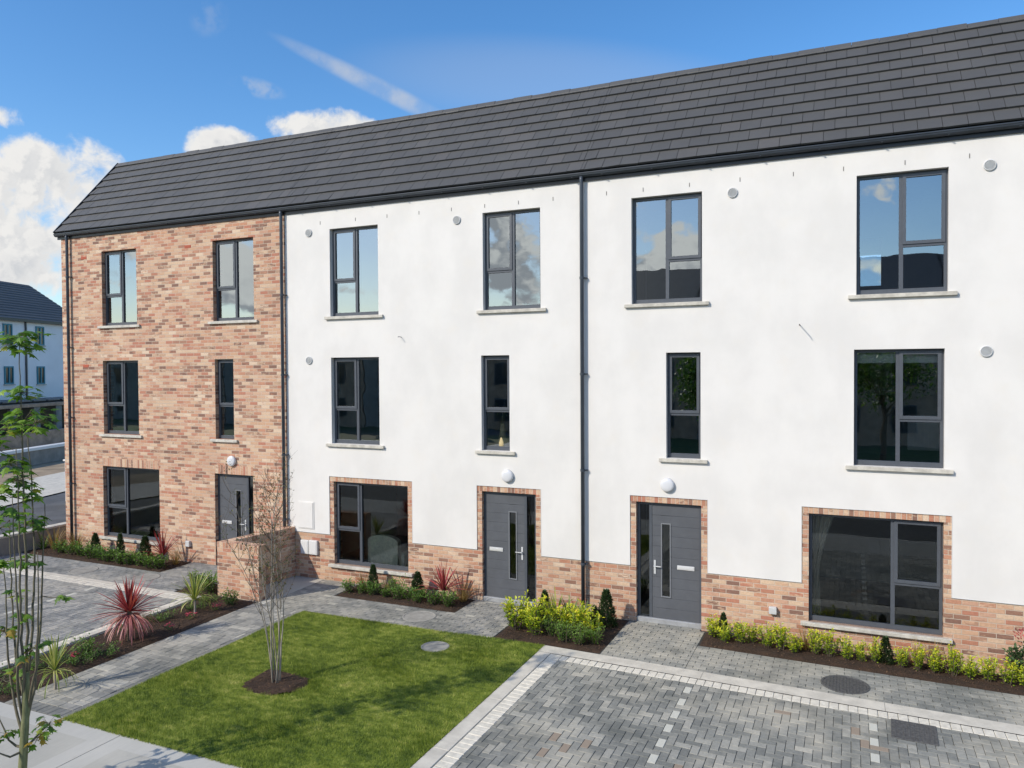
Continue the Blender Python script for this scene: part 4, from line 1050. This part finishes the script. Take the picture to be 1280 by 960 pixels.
# ------------------------------------------------------------------ multi-stem tree on the lawn
def spray_tree(name, loc, label, nst, H, spread, seed, bark, leafm, leafn):
    rg = random.Random(seed); tr = MB(); tw = MB(); lf = MB()
    for k in range(nst):
        a = 6.283*k/nst+rg.uniform(-.3, .3); rad = spread*rg.uniform(.35, 1.)
        p = Vector((math.cos(a)*.05, math.sin(a)*.05, -.03)); d = Vector((math.cos(a)*.09, math.sin(a)*.09, 1)).normalized(); h = H*rg.uniform(.75, 1.); n = 14; pts = [p.copy()]
        out = Vector((math.cos(a), math.sin(a), 0))
        for i in range(n):
            d = (d+out*rad/H*(.05+.022*i)*rg.uniform(.2, 1.5)+Vector((rg.uniform(-.09, .09), rg.uniform(-.09, .09), .03))).normalized(); p = p+d*h/n; pts.append(p.copy())
        r0 = rg.uniform(.009, .0155); tr.tube(pts, [r0*(1-.85*i/n) for i in range(n+1)], 6)
        for i in range(6, n+1):
            for b in range(rg.choice([1, 2, 3])):
                aa = rg.uniform(0, 6.283); bd = Vector((math.cos(aa)*.75, math.sin(aa)*.75, rg.uniform(.5, 1.2))).normalized(); l = rg.uniform(.25, .75)*(1.1-.5*i/n); q0 = pts[i].copy(); bp = [q0]
                for j in range(5): bd = (bd+Vector((rg.uniform(-.2, .2), rg.uniform(-.2, .2), .12))).normalized(); q0 = q0+bd*l/5; bp.append(q0.copy())
                tw.tube(bp, [.0042, .0036, .003, .0024, .0018, .001], 4)
                for j in (2, 3, 4):
                    sd = (bd+Vector((rg.uniform(-.9, .9), rg.uniform(-.9, .9), .2))).normalized(); tw.tube([bp[j], bp[j]+sd*rg.uniform(.09, .26)], [.0022, .001], 3)
                if q0.z > H*.45 and rg.random() < leafn(q0):
                    for j in range(rg.randint(4, 11)):
                        c = bp[rg.randint(2, 5)]+Vector((rg.uniform(-.05, .05), rg.uniform(-.05, .05), rg.uniform(-.05, .05)))
                        leaf_quad(lf, c, Vector((rg.uniform(-1, 1), rg.uniform(-1, 1), rg.uniform(-.6, .5))), Vector((0, 0, 1)), .045, .026, rg.random())
    e = empty(name, loc); tag(e, label, 'tree'); tr.build('trunk', M[bark], e, True); tw.build('branches', M['bark_brown'], e); lf.build('foliage', M[leafm], e); return e
spray_tree('multi_stem_tree', (-3.50, -4.70, G), 'slender multi-stem tree with sparse small leaves in a round pit on the lawn', 8, 3.3, .78, 31, 'bark_pale', 'tipleaf', lambda p: .95 if p.x > .05 else .5)

# ------------------------------------------------------------------ young street tree in the foreground
FR, FU, FF = Vector((.91335, .40712, -.00605)), Vector((-.00264, .0208, .99978)), Vector((-.40716, .91314, -.02007)); CAM = Vector((4.0675, -13.2403, 4.4838)); FPX = 948.65
def maple_leaf(q, c, d, nrm, s, r):
    d = d.normalized(); n_ = (nrm-d*nrm.dot(d)); n_.normalize(); sd = d.cross(n_)
    out = [(0, 0), (.30, .05), (.22, .20), (.50, .38), (.26, .42), (.24, .60), (.12, .55), (0, 1.0), (-.12, .55), (-.24, .60), (-.26, .42), (-.50, .38), (-.22, .20), (-.30, .05)]
    V = [tuple(c+d*(v*s)+sd*(u*s*1.1)-n_*(abs(u)*s*.35+(v*v)*s*.22)) for u, v in out]; ctr = tuple(c+d*(.35*s)); n0 = len(q.v)
    q.poly(V+[ctr], [(i, (i+1) % 14, 14) for i in range(14)], r)
TB = Vector((-3.95, -8.15, G)); TD = (TB-CAM).dot(FF)
def at_tree(u, v, dd=0.):                              # lay the stems out in real metres on the tree's own plane
    k = TD+dd; return CAM+FF*k+FR*((u-640)/FPX*k)+FU*(-(v-480)/FPX*k)
e = empty('street_tree', TB); tag(e, 'young street tree with upright stems and tufts of lobed leaves, near left corner', 'tree')
rg = random.Random(12); tr = MB(); br = MB(); lf = MB()
def loc(p): return tuple(p-TB)
def path(pts, r0, r1, mb, n=7, jit=.012):
    P = []
    for i, (u, v, d_) in enumerate(pts):
        P.append(at_tree(u, v, d_))
    # densify with slight wobble
    Q = []
    for i in range(len(P)-1):
        m_ = max(2, int((P[i+1]-P[i]).length/.12))
        for j in range(m_): Q.append(P[i].lerp(P[i+1], j/m_)+Vector((rg.uniform(-jit, jit), rg.uniform(-jit, jit), 0))*(1 if (i or j) else 0))
    Q.append(P[-1]); k = len(Q); mb.tube([loc(p) for p in Q], [r0+(r1-r0)*(i/(k-1)) for i in range(k)], n); return Q
base_px = 30
tr_pts = [(22, 1012, 0), (29, 935, 0), (31, 890, 0)]
path([(24, 1020, 0), (28, 960, 0), (30, 930, 0), (32, 890, 0), (33, 840, 0)], .050, .034, tr, 10, .004)
stems = [[(33, 845, 0), (34, 790, .03), (33, 700, .05), (30, 640, .05), (28, 560, .04), (26, 500, .02), (24, 425, 0)],
         [(32, 880, 0), (27, 800, -.1), (25, 700, -.12), (22, 600, -.1), (20, 560, -.1)],
         [(32, 870, 0), (40, 800, .1), (43, 700, .15), (40, 620, .15), (35, 545, .12)],
         [(30, 915, 0), (22, 860, -.05), (23, 780, -.15), (17, 660, -.2), (15, 620, -.2)],
         [(34, 900, 0), (43, 860, .1), (50, 790, .2), (54, 700, .2), (56, 630, .2)],
         [(30, 925, 0), (18, 880, .1), (10, 820, .2), (8, 770, .2), (5, 700, .2)],
         [(34, 890, .02), (46, 835, -.1), (48, 760, -.2), (47, 690, -.2)],
         [(31, 935, 0), (20, 932, .1), (10, 925, .1), (0, 900, .15), (-10, 870, .15)],
         [(31, 938, 0), (14, 946, -.1), (0, 942, -.15), (-14, 930, -.2)],
         [(35, 932, 0), (46, 920, .1), (58, 908, .15), (64, 902, .15)],
         [(31, 880, 0), (20, 830, .2), (14, 740, .3), (12, 650, .3)]]
SQ = []
for i, s_ in enumerate(stems): SQ.append(path(s_, .016 if i not in (8, 9, 10) else .014, .004, br, 6, .007))
clumps = [(24, 428, 0, 24, .26), (28, 425, .1, 6, .16), (27, 490, .02, 13, .16), (30, 525, .1, 20, .25), (45, 528, -.1, 9, .18), (10, 535, 0, 7, .18), (10, 580, -.1, 12, .18), (20, 600, .1, 10, .16), (36, 618, .15, 8, .13),
          (12, 640, -.2, 12, .18), (0, 615, .1, 10, .16), (-8, 560, 0, 10, .2), (38, 655, .1, 8, .12), (44, 650, .1, 4, .1), (33, 700, .1, 7, .13), (6, 704, .2, 6, .12), (22, 741, .1, 3, .08), (77, 745, .2, 2, .05), (6, 790, .2, 8, .12),
          (40, 812, 0, 6, .11), (27, 836, .1, 4, .1), (60, 905, .15, 8, .14), (46, 925, .1, 4, .1), (12, 918, .1, 5, .1), (4, 850, .2, 4, .12), (30, 770, 0, 3, .08), (0, 660, .1, 5, .12)]
for (u, v, dd, n, sp_) in clumps:
    c = at_tree(u, v, dd)
    # tie to nearest stem point
    best = min((p for Q in SQ for p in Q if p.z < c.z+.05), key=lambda p: (p-c).length)
    br.tube([loc(best), loc(best.lerp(c, .6)+Vector((0, 0, -.02))), loc(c)], [.006, .004, .003], 4)
    for k in range(int(n*2.2)+1):
        a = rg.uniform(0, 6.283); rr_ = sp_*rg.uniform(.15, 1.); p = c+Vector((math.cos(a)*rr_, math.sin(a)*rr_, rg.uniform(-.09, .10)*(sp_/.2)))
        br.tube([loc(c), loc(p)], [.003, .0018], 3, cap=False)
        d = Vector((math.cos(a), math.sin(a), rg.uniform(-.7, .2))); maple_leaf(lf, Vector(loc(p)), d, Vector((rg.uniform(-.4, .4), rg.uniform(-.4, .4), 1)), rg.uniform(.085, .145), min(1., rg.random()*(1.25 if v > 750 else .98)))
tr.build('trunk', M['bark_green'], e, True); br.build('branches', M['bark_whip'], e, True); lf.build('foliage', M['mapleleaf'], e)

# ------------------------------------------------------------------ beyond the boundary wall : street, shelter and a white block
t2, n2 = Vector((-.33, .944)), Vector((.944, .33)); P0 = Vector((-46., 18.))
def F(s, d, z): p = P0+t2*s+n2*d; return (p.x, p.y, z)
def fsheet(name, s0, s1, d0, d1, z, mat):
    q = MB(); q.face([F(s0, d1, z), F(s1, d1, z), F(s1, d0, z), F(s0, d0, z)][::-1]); o = q.build(name, mat); o['kind'] = 'structure'; return o
fsheet('side_road', -60, 40, 17.6, 30, G-.06, M['asphalt'])
fsheet('side_footpath', -60, 40, 13.8, 17.6, G-.02, M['kerb'])
fsheet('bare_verge', -60, 40, 10.6, 13.8, G-.04, M['dirt'])
fsheet('shelter_yard', -60, 40, .2, 10.6, G-.07, M['asphalt'])
def fbox(q, s0, s1, d0, d1, z0, z1, mi=0):
    V = [F(s0, d0, z0), F(s1, d0, z0), F(s1, d1, z0), F(s0, d1, z0), F(s0, d0, z1), F(s1, d0, z1), F(s1, d1, z1), F(s0, d1, z1)]
    q.poly(V, [(0, 1, 2, 3), (7, 6, 5, 4), (4, 5, 1, 0), (5, 6, 2, 1), (6, 7, 3, 2), (7, 4, 0, 3)], 0, mi)
h = empty('apartment_block'); tag(h, 'white rendered block with a dark roof and teal windows in the distance at far left', 'building')
q = MB(); fbox(q, -14, 8.5, -9, 0, -.2, 7.95); q.build('wall', M['farwhite'], h)
q = MB(); S0, S1 = -14.2, 8.7
nr = 15
for r_ in range(nr):
    a, b = r_/nr, (r_+1)/nr
    da, db = .25-4.75*a, .25-4.75*b; za, zb_ = 7.95+3.1*a, 7.95+3.1*b
    q.face([F(S0, da, za+.06), F(S1, da, za+.06), F(S1, db, zb_+.02), F(S0, db, zb_+.02)][::-1], rng.random()); q.face([F(S0, da, za), F(S1, da, za), F(S1, da, za+.06), F(S0, da, za+.06)][::-1])
q.face([F(S0, -4.5, 11.05), F(S1, -4.5, 11.05), F(S1, -9.3, 7.9), F(S0, -9.3, 7.9)][::-1]); q.face([F(8.5, 0, 7.95), F(8.5, -4.5, 11.0), F(8.5, -9, 7.95)])
rf = q.build('roof', M['tile'], h)
q = MB(); fbox(q, S0, S1, .02, .32, 7.83, 7.98); q.build('gutter', M['black'], h)
q = MB(); fbox(q, 2.28, 2.38, .01, .1, 1.5, 7.9); q.build('downpipe', M['gutter'], h)
for s0, s1, z0, z1 in [(.3, 1.1, 6.35, 7.62), (3.3, 4.1, 6.3, 7.6), (.35, 1.15, 3.68, 4.85), (3.35, 4.1, 3.62, 4.85), (-3.4, -2.6, 6.35, 7.62), (-3.4, -2.6, 3.68, 4.85), (-7, -6.2, 6.35, 7.62), (-7, -6.2, 3.68, 4.85), (6.3, 7.1, 6.3, 7.6), (6.3, 7.1, 3.6, 4.85)]:
    q = MB(); fbox(q, s0, s0+.09, .003, .07, z0, z1); fbox(q, s1-.09, s1, .003, .07, z0, z1); fbox(q, s0+.09, s1-.09, .003, .07, z1-.09, z1); fbox(q, s0+.09, s1-.09, .003, .07, z0, z0+.09); fbox(q, (s0+s1)/2-.05, (s0+s1)/2+.05, .003, .07, z0+.09, z1-.09)
    w_ = q.build('window', M['teal'], h); q = MB(); fbox(q, s0+.09, s1-.09, .003, .03, z0+.09, z1-.09); q.build('pane', M['darkglass'], w_)
    q = MB(); fbox(q, s0-.08, s1+.08, .003, .12, z0-.08, z0-.003); q.build('sill', M['sill'], w_)
sh = empty('bike_shelter'); tag(sh, 'long flat-roofed shelter with pale posts below the distant white block', 'shelter')
q = MB(); fbox(q, -22, 26, .6, 3.6, 2.30, 2.50); q.build('roof', M['farbrick'], sh)
q = MB(); fbox(q, -22, 26, .5, .58, 0, 2.2); q.build('back_panel', M['black'], sh)
for k in range(-10, 13):
    q = MB(); fbox(q, k*2.+.4, k*2.+.95, 3.3, 3.5, -.1, 2.299); q.build('post', M['stonewall'], sh)
q = MB()
for a in np.arange(-22, 26, 1.3): fbox(q, a, a+1.1, .7, 3.2, 2.62, 2.7)
for a in np.arange(-22, 26, 3.9): fbox(q, a+.1, a+.2, .9, 1., 2.5, 2.62)
q.build('roof_light', M['frame'], sh)
q = MB(); fbox(q, -22, 30, 7.0, 7.25, -.1, 1.15); o = q.build('garden_wall', M['farbrick']); tag(o, 'buff brick garden wall in front of the distant shelter', 'wall')
gw = empty('rendered_low_wall'); tag(gw, 'low dark wall with white capping beside the bare verge at far left', 'wall')
q = MB(); fbox(q, -30, 30, 10.2, 10.5, -.1, .62); q.build('wall', M['stonewall'], gw); q = MB(); fbox(q, -30, 30, 10.12, 10.58, .622, .76); q.build('capping', M['white'], gw)
q = MB(); q.box(-.36, -.20, 0, .36, .20, 1.42, bev=.02); q.box(-.40, -.24, 1.42, .40, .24, 1.48, bev=.01)
o = q.build('utility_cabinet', M['white']); o.location = (-20.5, 4.66, G); tag(o, 'tall white utility cabinet standing by the side road at the corner of the brick house', 'cabinet')

# ------------------------------------------------------------------ across the street (seen in the window glass)
def opp(x0, x1, y, mat, label, H=8.4):
    h = empty('terraced_house', (x0, y, 0)); tag(h, label, 'house', 'houses across the street, seen reflected in the windows'); Wd = x1-x0
    q = MB(); q.box(0, -9, -.2, Wd, 0, H); q.build('wall', mat, h)
    q = MB(); q.poly([(-.1, .2, H), (Wd+.1, .2, H), (Wd+.1, -4.5, H+3.1), (-.1, -4.5, H+3.1), (-.1, -9.2, H), (Wd+.1, -9.2, H)], [(1, 0, 3, 2), (3, 4, 5, 2), (0, 4, 3), (1, 2, 5), (0, 1, 5, 4)], .4); q.build('roof', M['tile'], h)
    for i in range(3):
        for xx in (1.2, 4.2):
            q = MB(); z0 = .6+i*2.7; q.box(xx, .004, z0, xx+1.4, .06, z0+1.6); w_ = q.build('window', M['frame'], h); q = MB(); q.box(xx+.07, .061, z0+.07, xx+.67, .063, z0+1.53); q.box(xx+.73, .061, z0+.07, xx+1.33, .063, z0+1.53); q.build('pane', M['darkglass'], w_)
opp(-12, -5, -36, M['farbrick'], 'brick house across the street, at the left of its row'); opp(-4.99, 2, -36, M['stonewall'], 'grey rendered house across the street, between two brick ones'); opp(2.01, 9, -36, M['farbrick'], 'brick house across the street, opposite the right-hand front door'); opp(9.01, 17, -36, M['stonewall'], 'grey rendered house across the street, at the right of its row')
for i_, x_ in enumerate((-62, -54.5, -47, -39.5, -32, -24.5)):
    opp(x_, x_+7.4, -38, M['farbrick'] if i_ % 2 else M['stonewall'], '%s low house across the street counting from the far left end' % ORD[i_], H=5.5)
def bushy_tree(x, y, H, rc, seed, label):
    rg = np.random.default_rng(seed); e = empty('broadleaf_tree', (x, y, G)); tag(e, label, 'tree', 'trees across the street, seen reflected in the windows')
    q = MB(); q.tube([(0, 0, -.1), (.05, 0, H*.3), (0, .1, H*.7)], [.16, .11, .04], 8)
    for k in range(9): a = k*.7; q.tube([(0, 0, H*(.3+.03*k)), (math.cos(a)*rc*.6, math.sin(a)*rc*.6, H*(.5+.04*k))], [.05, .015], 5)
    q.build('trunk', M['bark_brown'], e); f = MB()
    cl = rg.standard_normal((26, 3)); cl /= np.linalg.norm(cl, axis=1)[:, None]; cl *= rg.uniform(.35, .95, (26, 1))
    for c in cl:
        cc = np.array([c[0]*rc, c[1]*rc, H*.65+c[2]*H*.32])
        for k in range(110):
            p = Vector(cc+rg.standard_normal(3)*.32*rc/1.6); d = Vector(rg.standard_normal(3)); leaf_quad(f, p, d, Vector((0, 0, 1)), .20, .14, float(rg.random()))
    f.build('crown', M['midgreen'], e)
bushy_tree(-9.5, -26, 6.5, 2.0, 1, 'round leafy tree across the street, leftmost of three'); bushy_tree(-2.2, -24, 5.5, 1.7, 2, 'round leafy tree across the street, middle of three'); bushy_tree(5.5, -27, 6.8, 2.1, 3, 'round leafy tree across the street, rightmost of three')

# ------------------------------------------------------------------ light, sky with clouds
sv = Vector((-.85, -1.30, 1.09)).normalized(); elev = math.asin(sv.z)
sl = bpy.data.lights.new('sun', 'SUN'); sl.energy = 3.82; sl.angle = R(.55); sl.color = (1., .915, .785); so = bpy.data.objects.new('sun', sl); COL.objects.link(so); so.location = (-20, -30, 30)
so.rotation_euler = sv.to_track_quat('Z', 'Y').to_euler()
w = bpy.data.worlds.new('World'); SC.world = w; w.use_nodes = True; nt = w.node_tree; t = NT(nt); bg = nt.nodes['Background']
sky = t.n('ShaderNodeTexSky', sky_type='NISHITA'); sky.sun_disc = False; sky.sun_elevation = elev; sky.sun_rotation = math.atan2(sv.x, sv.y); sky.altitude = 50; sky.air_density = 1.; sky.dust_density = .6; sky.ozone_density = 2.5
hs = t.n('ShaderNodeHueSaturation'); hs.inputs['Saturation'].default_value = 1.28; hs.inputs['Value'].default_value = 2.25; hs.inputs['Hue'].default_value = .502; t.put(hs.inputs['Color'], sky.outputs[0])
d = t.n('ShaderNodeTexCoord').outputs['Generated']; sp = t.n('ShaderNodeSeparateXYZ'); t.put(sp.inputs[0], d)
def blob(u, v, ru, rv, rot=0.):
    """an elliptical cloud region around a fixed compass direction and height"""
    c = (FF+FR*((u-640)/FPX)+FU*(-(v-480)/FPX)).normalized(); a = Vector((0, 0, 1)).cross(c).normalized()*-1; b = a.cross(c)*1; b = c.cross(a)*-1
    a2 = a*math.cos(rot)+b*math.sin(rot); b2 = b*math.cos(rot)-a*math.sin(rot)
    den = t.m('MAXIMUM', t.vm('DOT_PRODUCT', d, tuple(c)), .02)
    x = t.m('DIVIDE', t.vm('DOT_PRODUCT', d, tuple(a2)), t.m('MULTIPLY', den, ru/FPX)); y = t.m('DIVIDE', t.vm('DOT_PRODUCT', d, tuple(b2)), t.m('MULTIPLY', den, rv/FPX))
    return t.m('SUBTRACT', 1., t.m('ADD', t.m('MULTIPLY', x, x), t.m('MULTIPLY', y, y)))
def fbm(vec, sc, det=8, rough=.55): return t.noise(vec, sc, det, rough)
warpv = t.n('ShaderNodeTexNoise'); t.put(warpv.inputs['Vector'], d); warpv.inputs['Scale'].default_value = 6; warpv.inputs['Detail'].default_value = 4
dw = t.vm('ADD', d, t.vm('MULTIPLY', t.vm('SUBTRACT', warpv.outputs['Color'], (.5, .5, .5)), (.06, .06, .06)))
nz = fbm(dw, 15, 9, .58); nzs = fbm(t.vm('ADD', dw, tuple(sv*.012)), 15, 9, .58)
field = None
for bl in [(62, 238, 88, 50), (10, 292, 100, 34), (30, 338, 80, 34), (2, 142, 22, 14), (-60, 262, 110, 60), (285, 180, 52, 22), (395, 162, 66, 22), (520, 190, 90, 30)]:
    f_ = t.m('MULTIPLY', t.m('MAXIMUM', blob(*bl), -1.5), .30); field = f_ if field is None else t.m('MAXIMUM', field, f_)
dens = t.m('ADD', field, t.m('MULTIPLY', t.m('SUBTRACT', nz, .5), 1.5)); denss = t.m('ADD', field, t.m('MULTIPLY', t.m('SUBTRACT', nzs, .5), 1.5))
cov1 = t.mapr(dens, -.03, .24)
# the half of the sky behind the viewer: broken cumulus, thinning towards the zenith
el = t.m('MAXIMUM', sp.outputs[2], .0)
dpl = t.n('ShaderNodeCombineXYZ'); zz = t.m('ADD', t.m('MAXIMUM', sp.outputs[2], .0), .22)
t.put(dpl.inputs[0], t.m('DIVIDE', sp.outputs[0], zz)); t.put(dpl.inputs[1], t.m('DIVIDE', sp.outputs[1], zz))
dst = t.vm('MULTIPLY', dw, (1., 1., 1.7)); nb = fbm(dst, 5.2, 9, .56); nbs = fbm(t.vm('ADD', dst, (-.015, -.02, .04)), 5.2, 9, .56)
back_ = t.mapr(sp.outputs[1], .12, -.10); denb = t.m('SUBTRACT', nb, t.mapr(sp.outputs[2], .05, .6, .485, .60, False)); cov2 = t.m('MULTIPLY', t.mapr(denb, .0, .05), back_)
# thin streaks high up
stk = t.m('MULTIPLY', t.mapr(blob(482, 114, 120, 10, -.40), -.5, 1.), t.mapr(fbm(dw, 24, 7, .6), .30, .66, .25, 1.))
w1 = t.m('MULTIPLY', t.mapr(blob(322, 110, 34, 12, -.15), 0., 1.), t.mapr(fbm(d, 40, 6), .40, .62)); w2 = t.m('MULTIPLY', t.mapr(blob(262, 22, 26, 20, .9), 0., 1.), t.mapr(fbm(d, 40, 6), .42, .65))
w3 = t.m('MULTIPLY', t.mapr(blob(700, 105, 260, 50, -.1), -.3, 1.), .18)
wisp = t.m('MINIMUM', t.m('ADD', t.m('ADD', t.m('MULTIPLY', stk, .62), t.m('MULTIPLY', w1, .4)), t.m('ADD', t.m('MULTIPLY', w2, .15), w3)), .9)
skyc = hs.outputs[0]
skyc = t.mix(wisp, skyc, (6.6, 7.0, 7.6, 1))
lit = t.mapr(t.m('SUBTRACT', dens, denss), -.07, .06); thick = t.mapr(dens, .15, .75)
cc1 = t.mix(t.m('MULTIPLY', t.m('SUBTRACT', 1, lit), t.m('ADD', t.m('MULTIPLY', thick, .8), .2)), (9.8, 9.7, 9.5, 1), (5.6, 6.0, 6.6, 1))
base_sh = t.mapr(t.noise(t.vm('MULTIPLY', dw, (1., 1., 2.2)), 9, 5), .40, .66, 0, .55); cc1 = t.mix(t.m('MULTIPLY', base_sh, thick), cc1, (4.6, 5.1, 5.9, 1))
skyc = t.mix(cov1, skyc, cc1)
litb = t.mapr(t.m('SUBTRACT', nb, nbs), -.04, .04); cc2 = t.mix(litb, (9., 9.4, 10., 1), (18., 17.8, 17.2, 1)); cc2 = t.mix(t.mapr(denb, .10, .24, 0, .4), cc2, (7.5, 8., 8.6, 1))
skyc = t.mix(cov2, skyc, cc2)
t.put(bg.inputs[0], skyc); bg.inputs[1].default_value = .088

# ------------------------------------------------------------------ camera
cd = bpy.data.cameras.new('camera'); co = bpy.data.objects.new('camera', cd); COL.objects.link(co); SC.camera = co
cd.sensor_width = 36; cd.sensor_fit = 'HORIZONTAL'; cd.lens = FPX/1280*36; cd.clip_end = 3000; cd.clip_start = .1
mt = Matrix(((FR.x, FU.x, -FF.x, CAM.x), (FR.y, FU.y, -FF.y, CAM.y), (FR.z, FU.z, -FF.z, CAM.z), (0, 0, 0, 1))); co.matrix_world = mt
SC.render.engine = 'CYCLES'
SC.view_settings.view_transform = 'Standard'; SC.view_settings.look = 'None'; SC.view_settings.gamma = 1.; SC.view_settings.exposure = 0.
SC.view_settings.use_curve_mapping = False
SC.cycles.max_bounces = 8; SC.cycles.transparent_max_bounces = 12; SC.cycles.caustics_reflective = False; SC.cycles.caustics_refractive = False
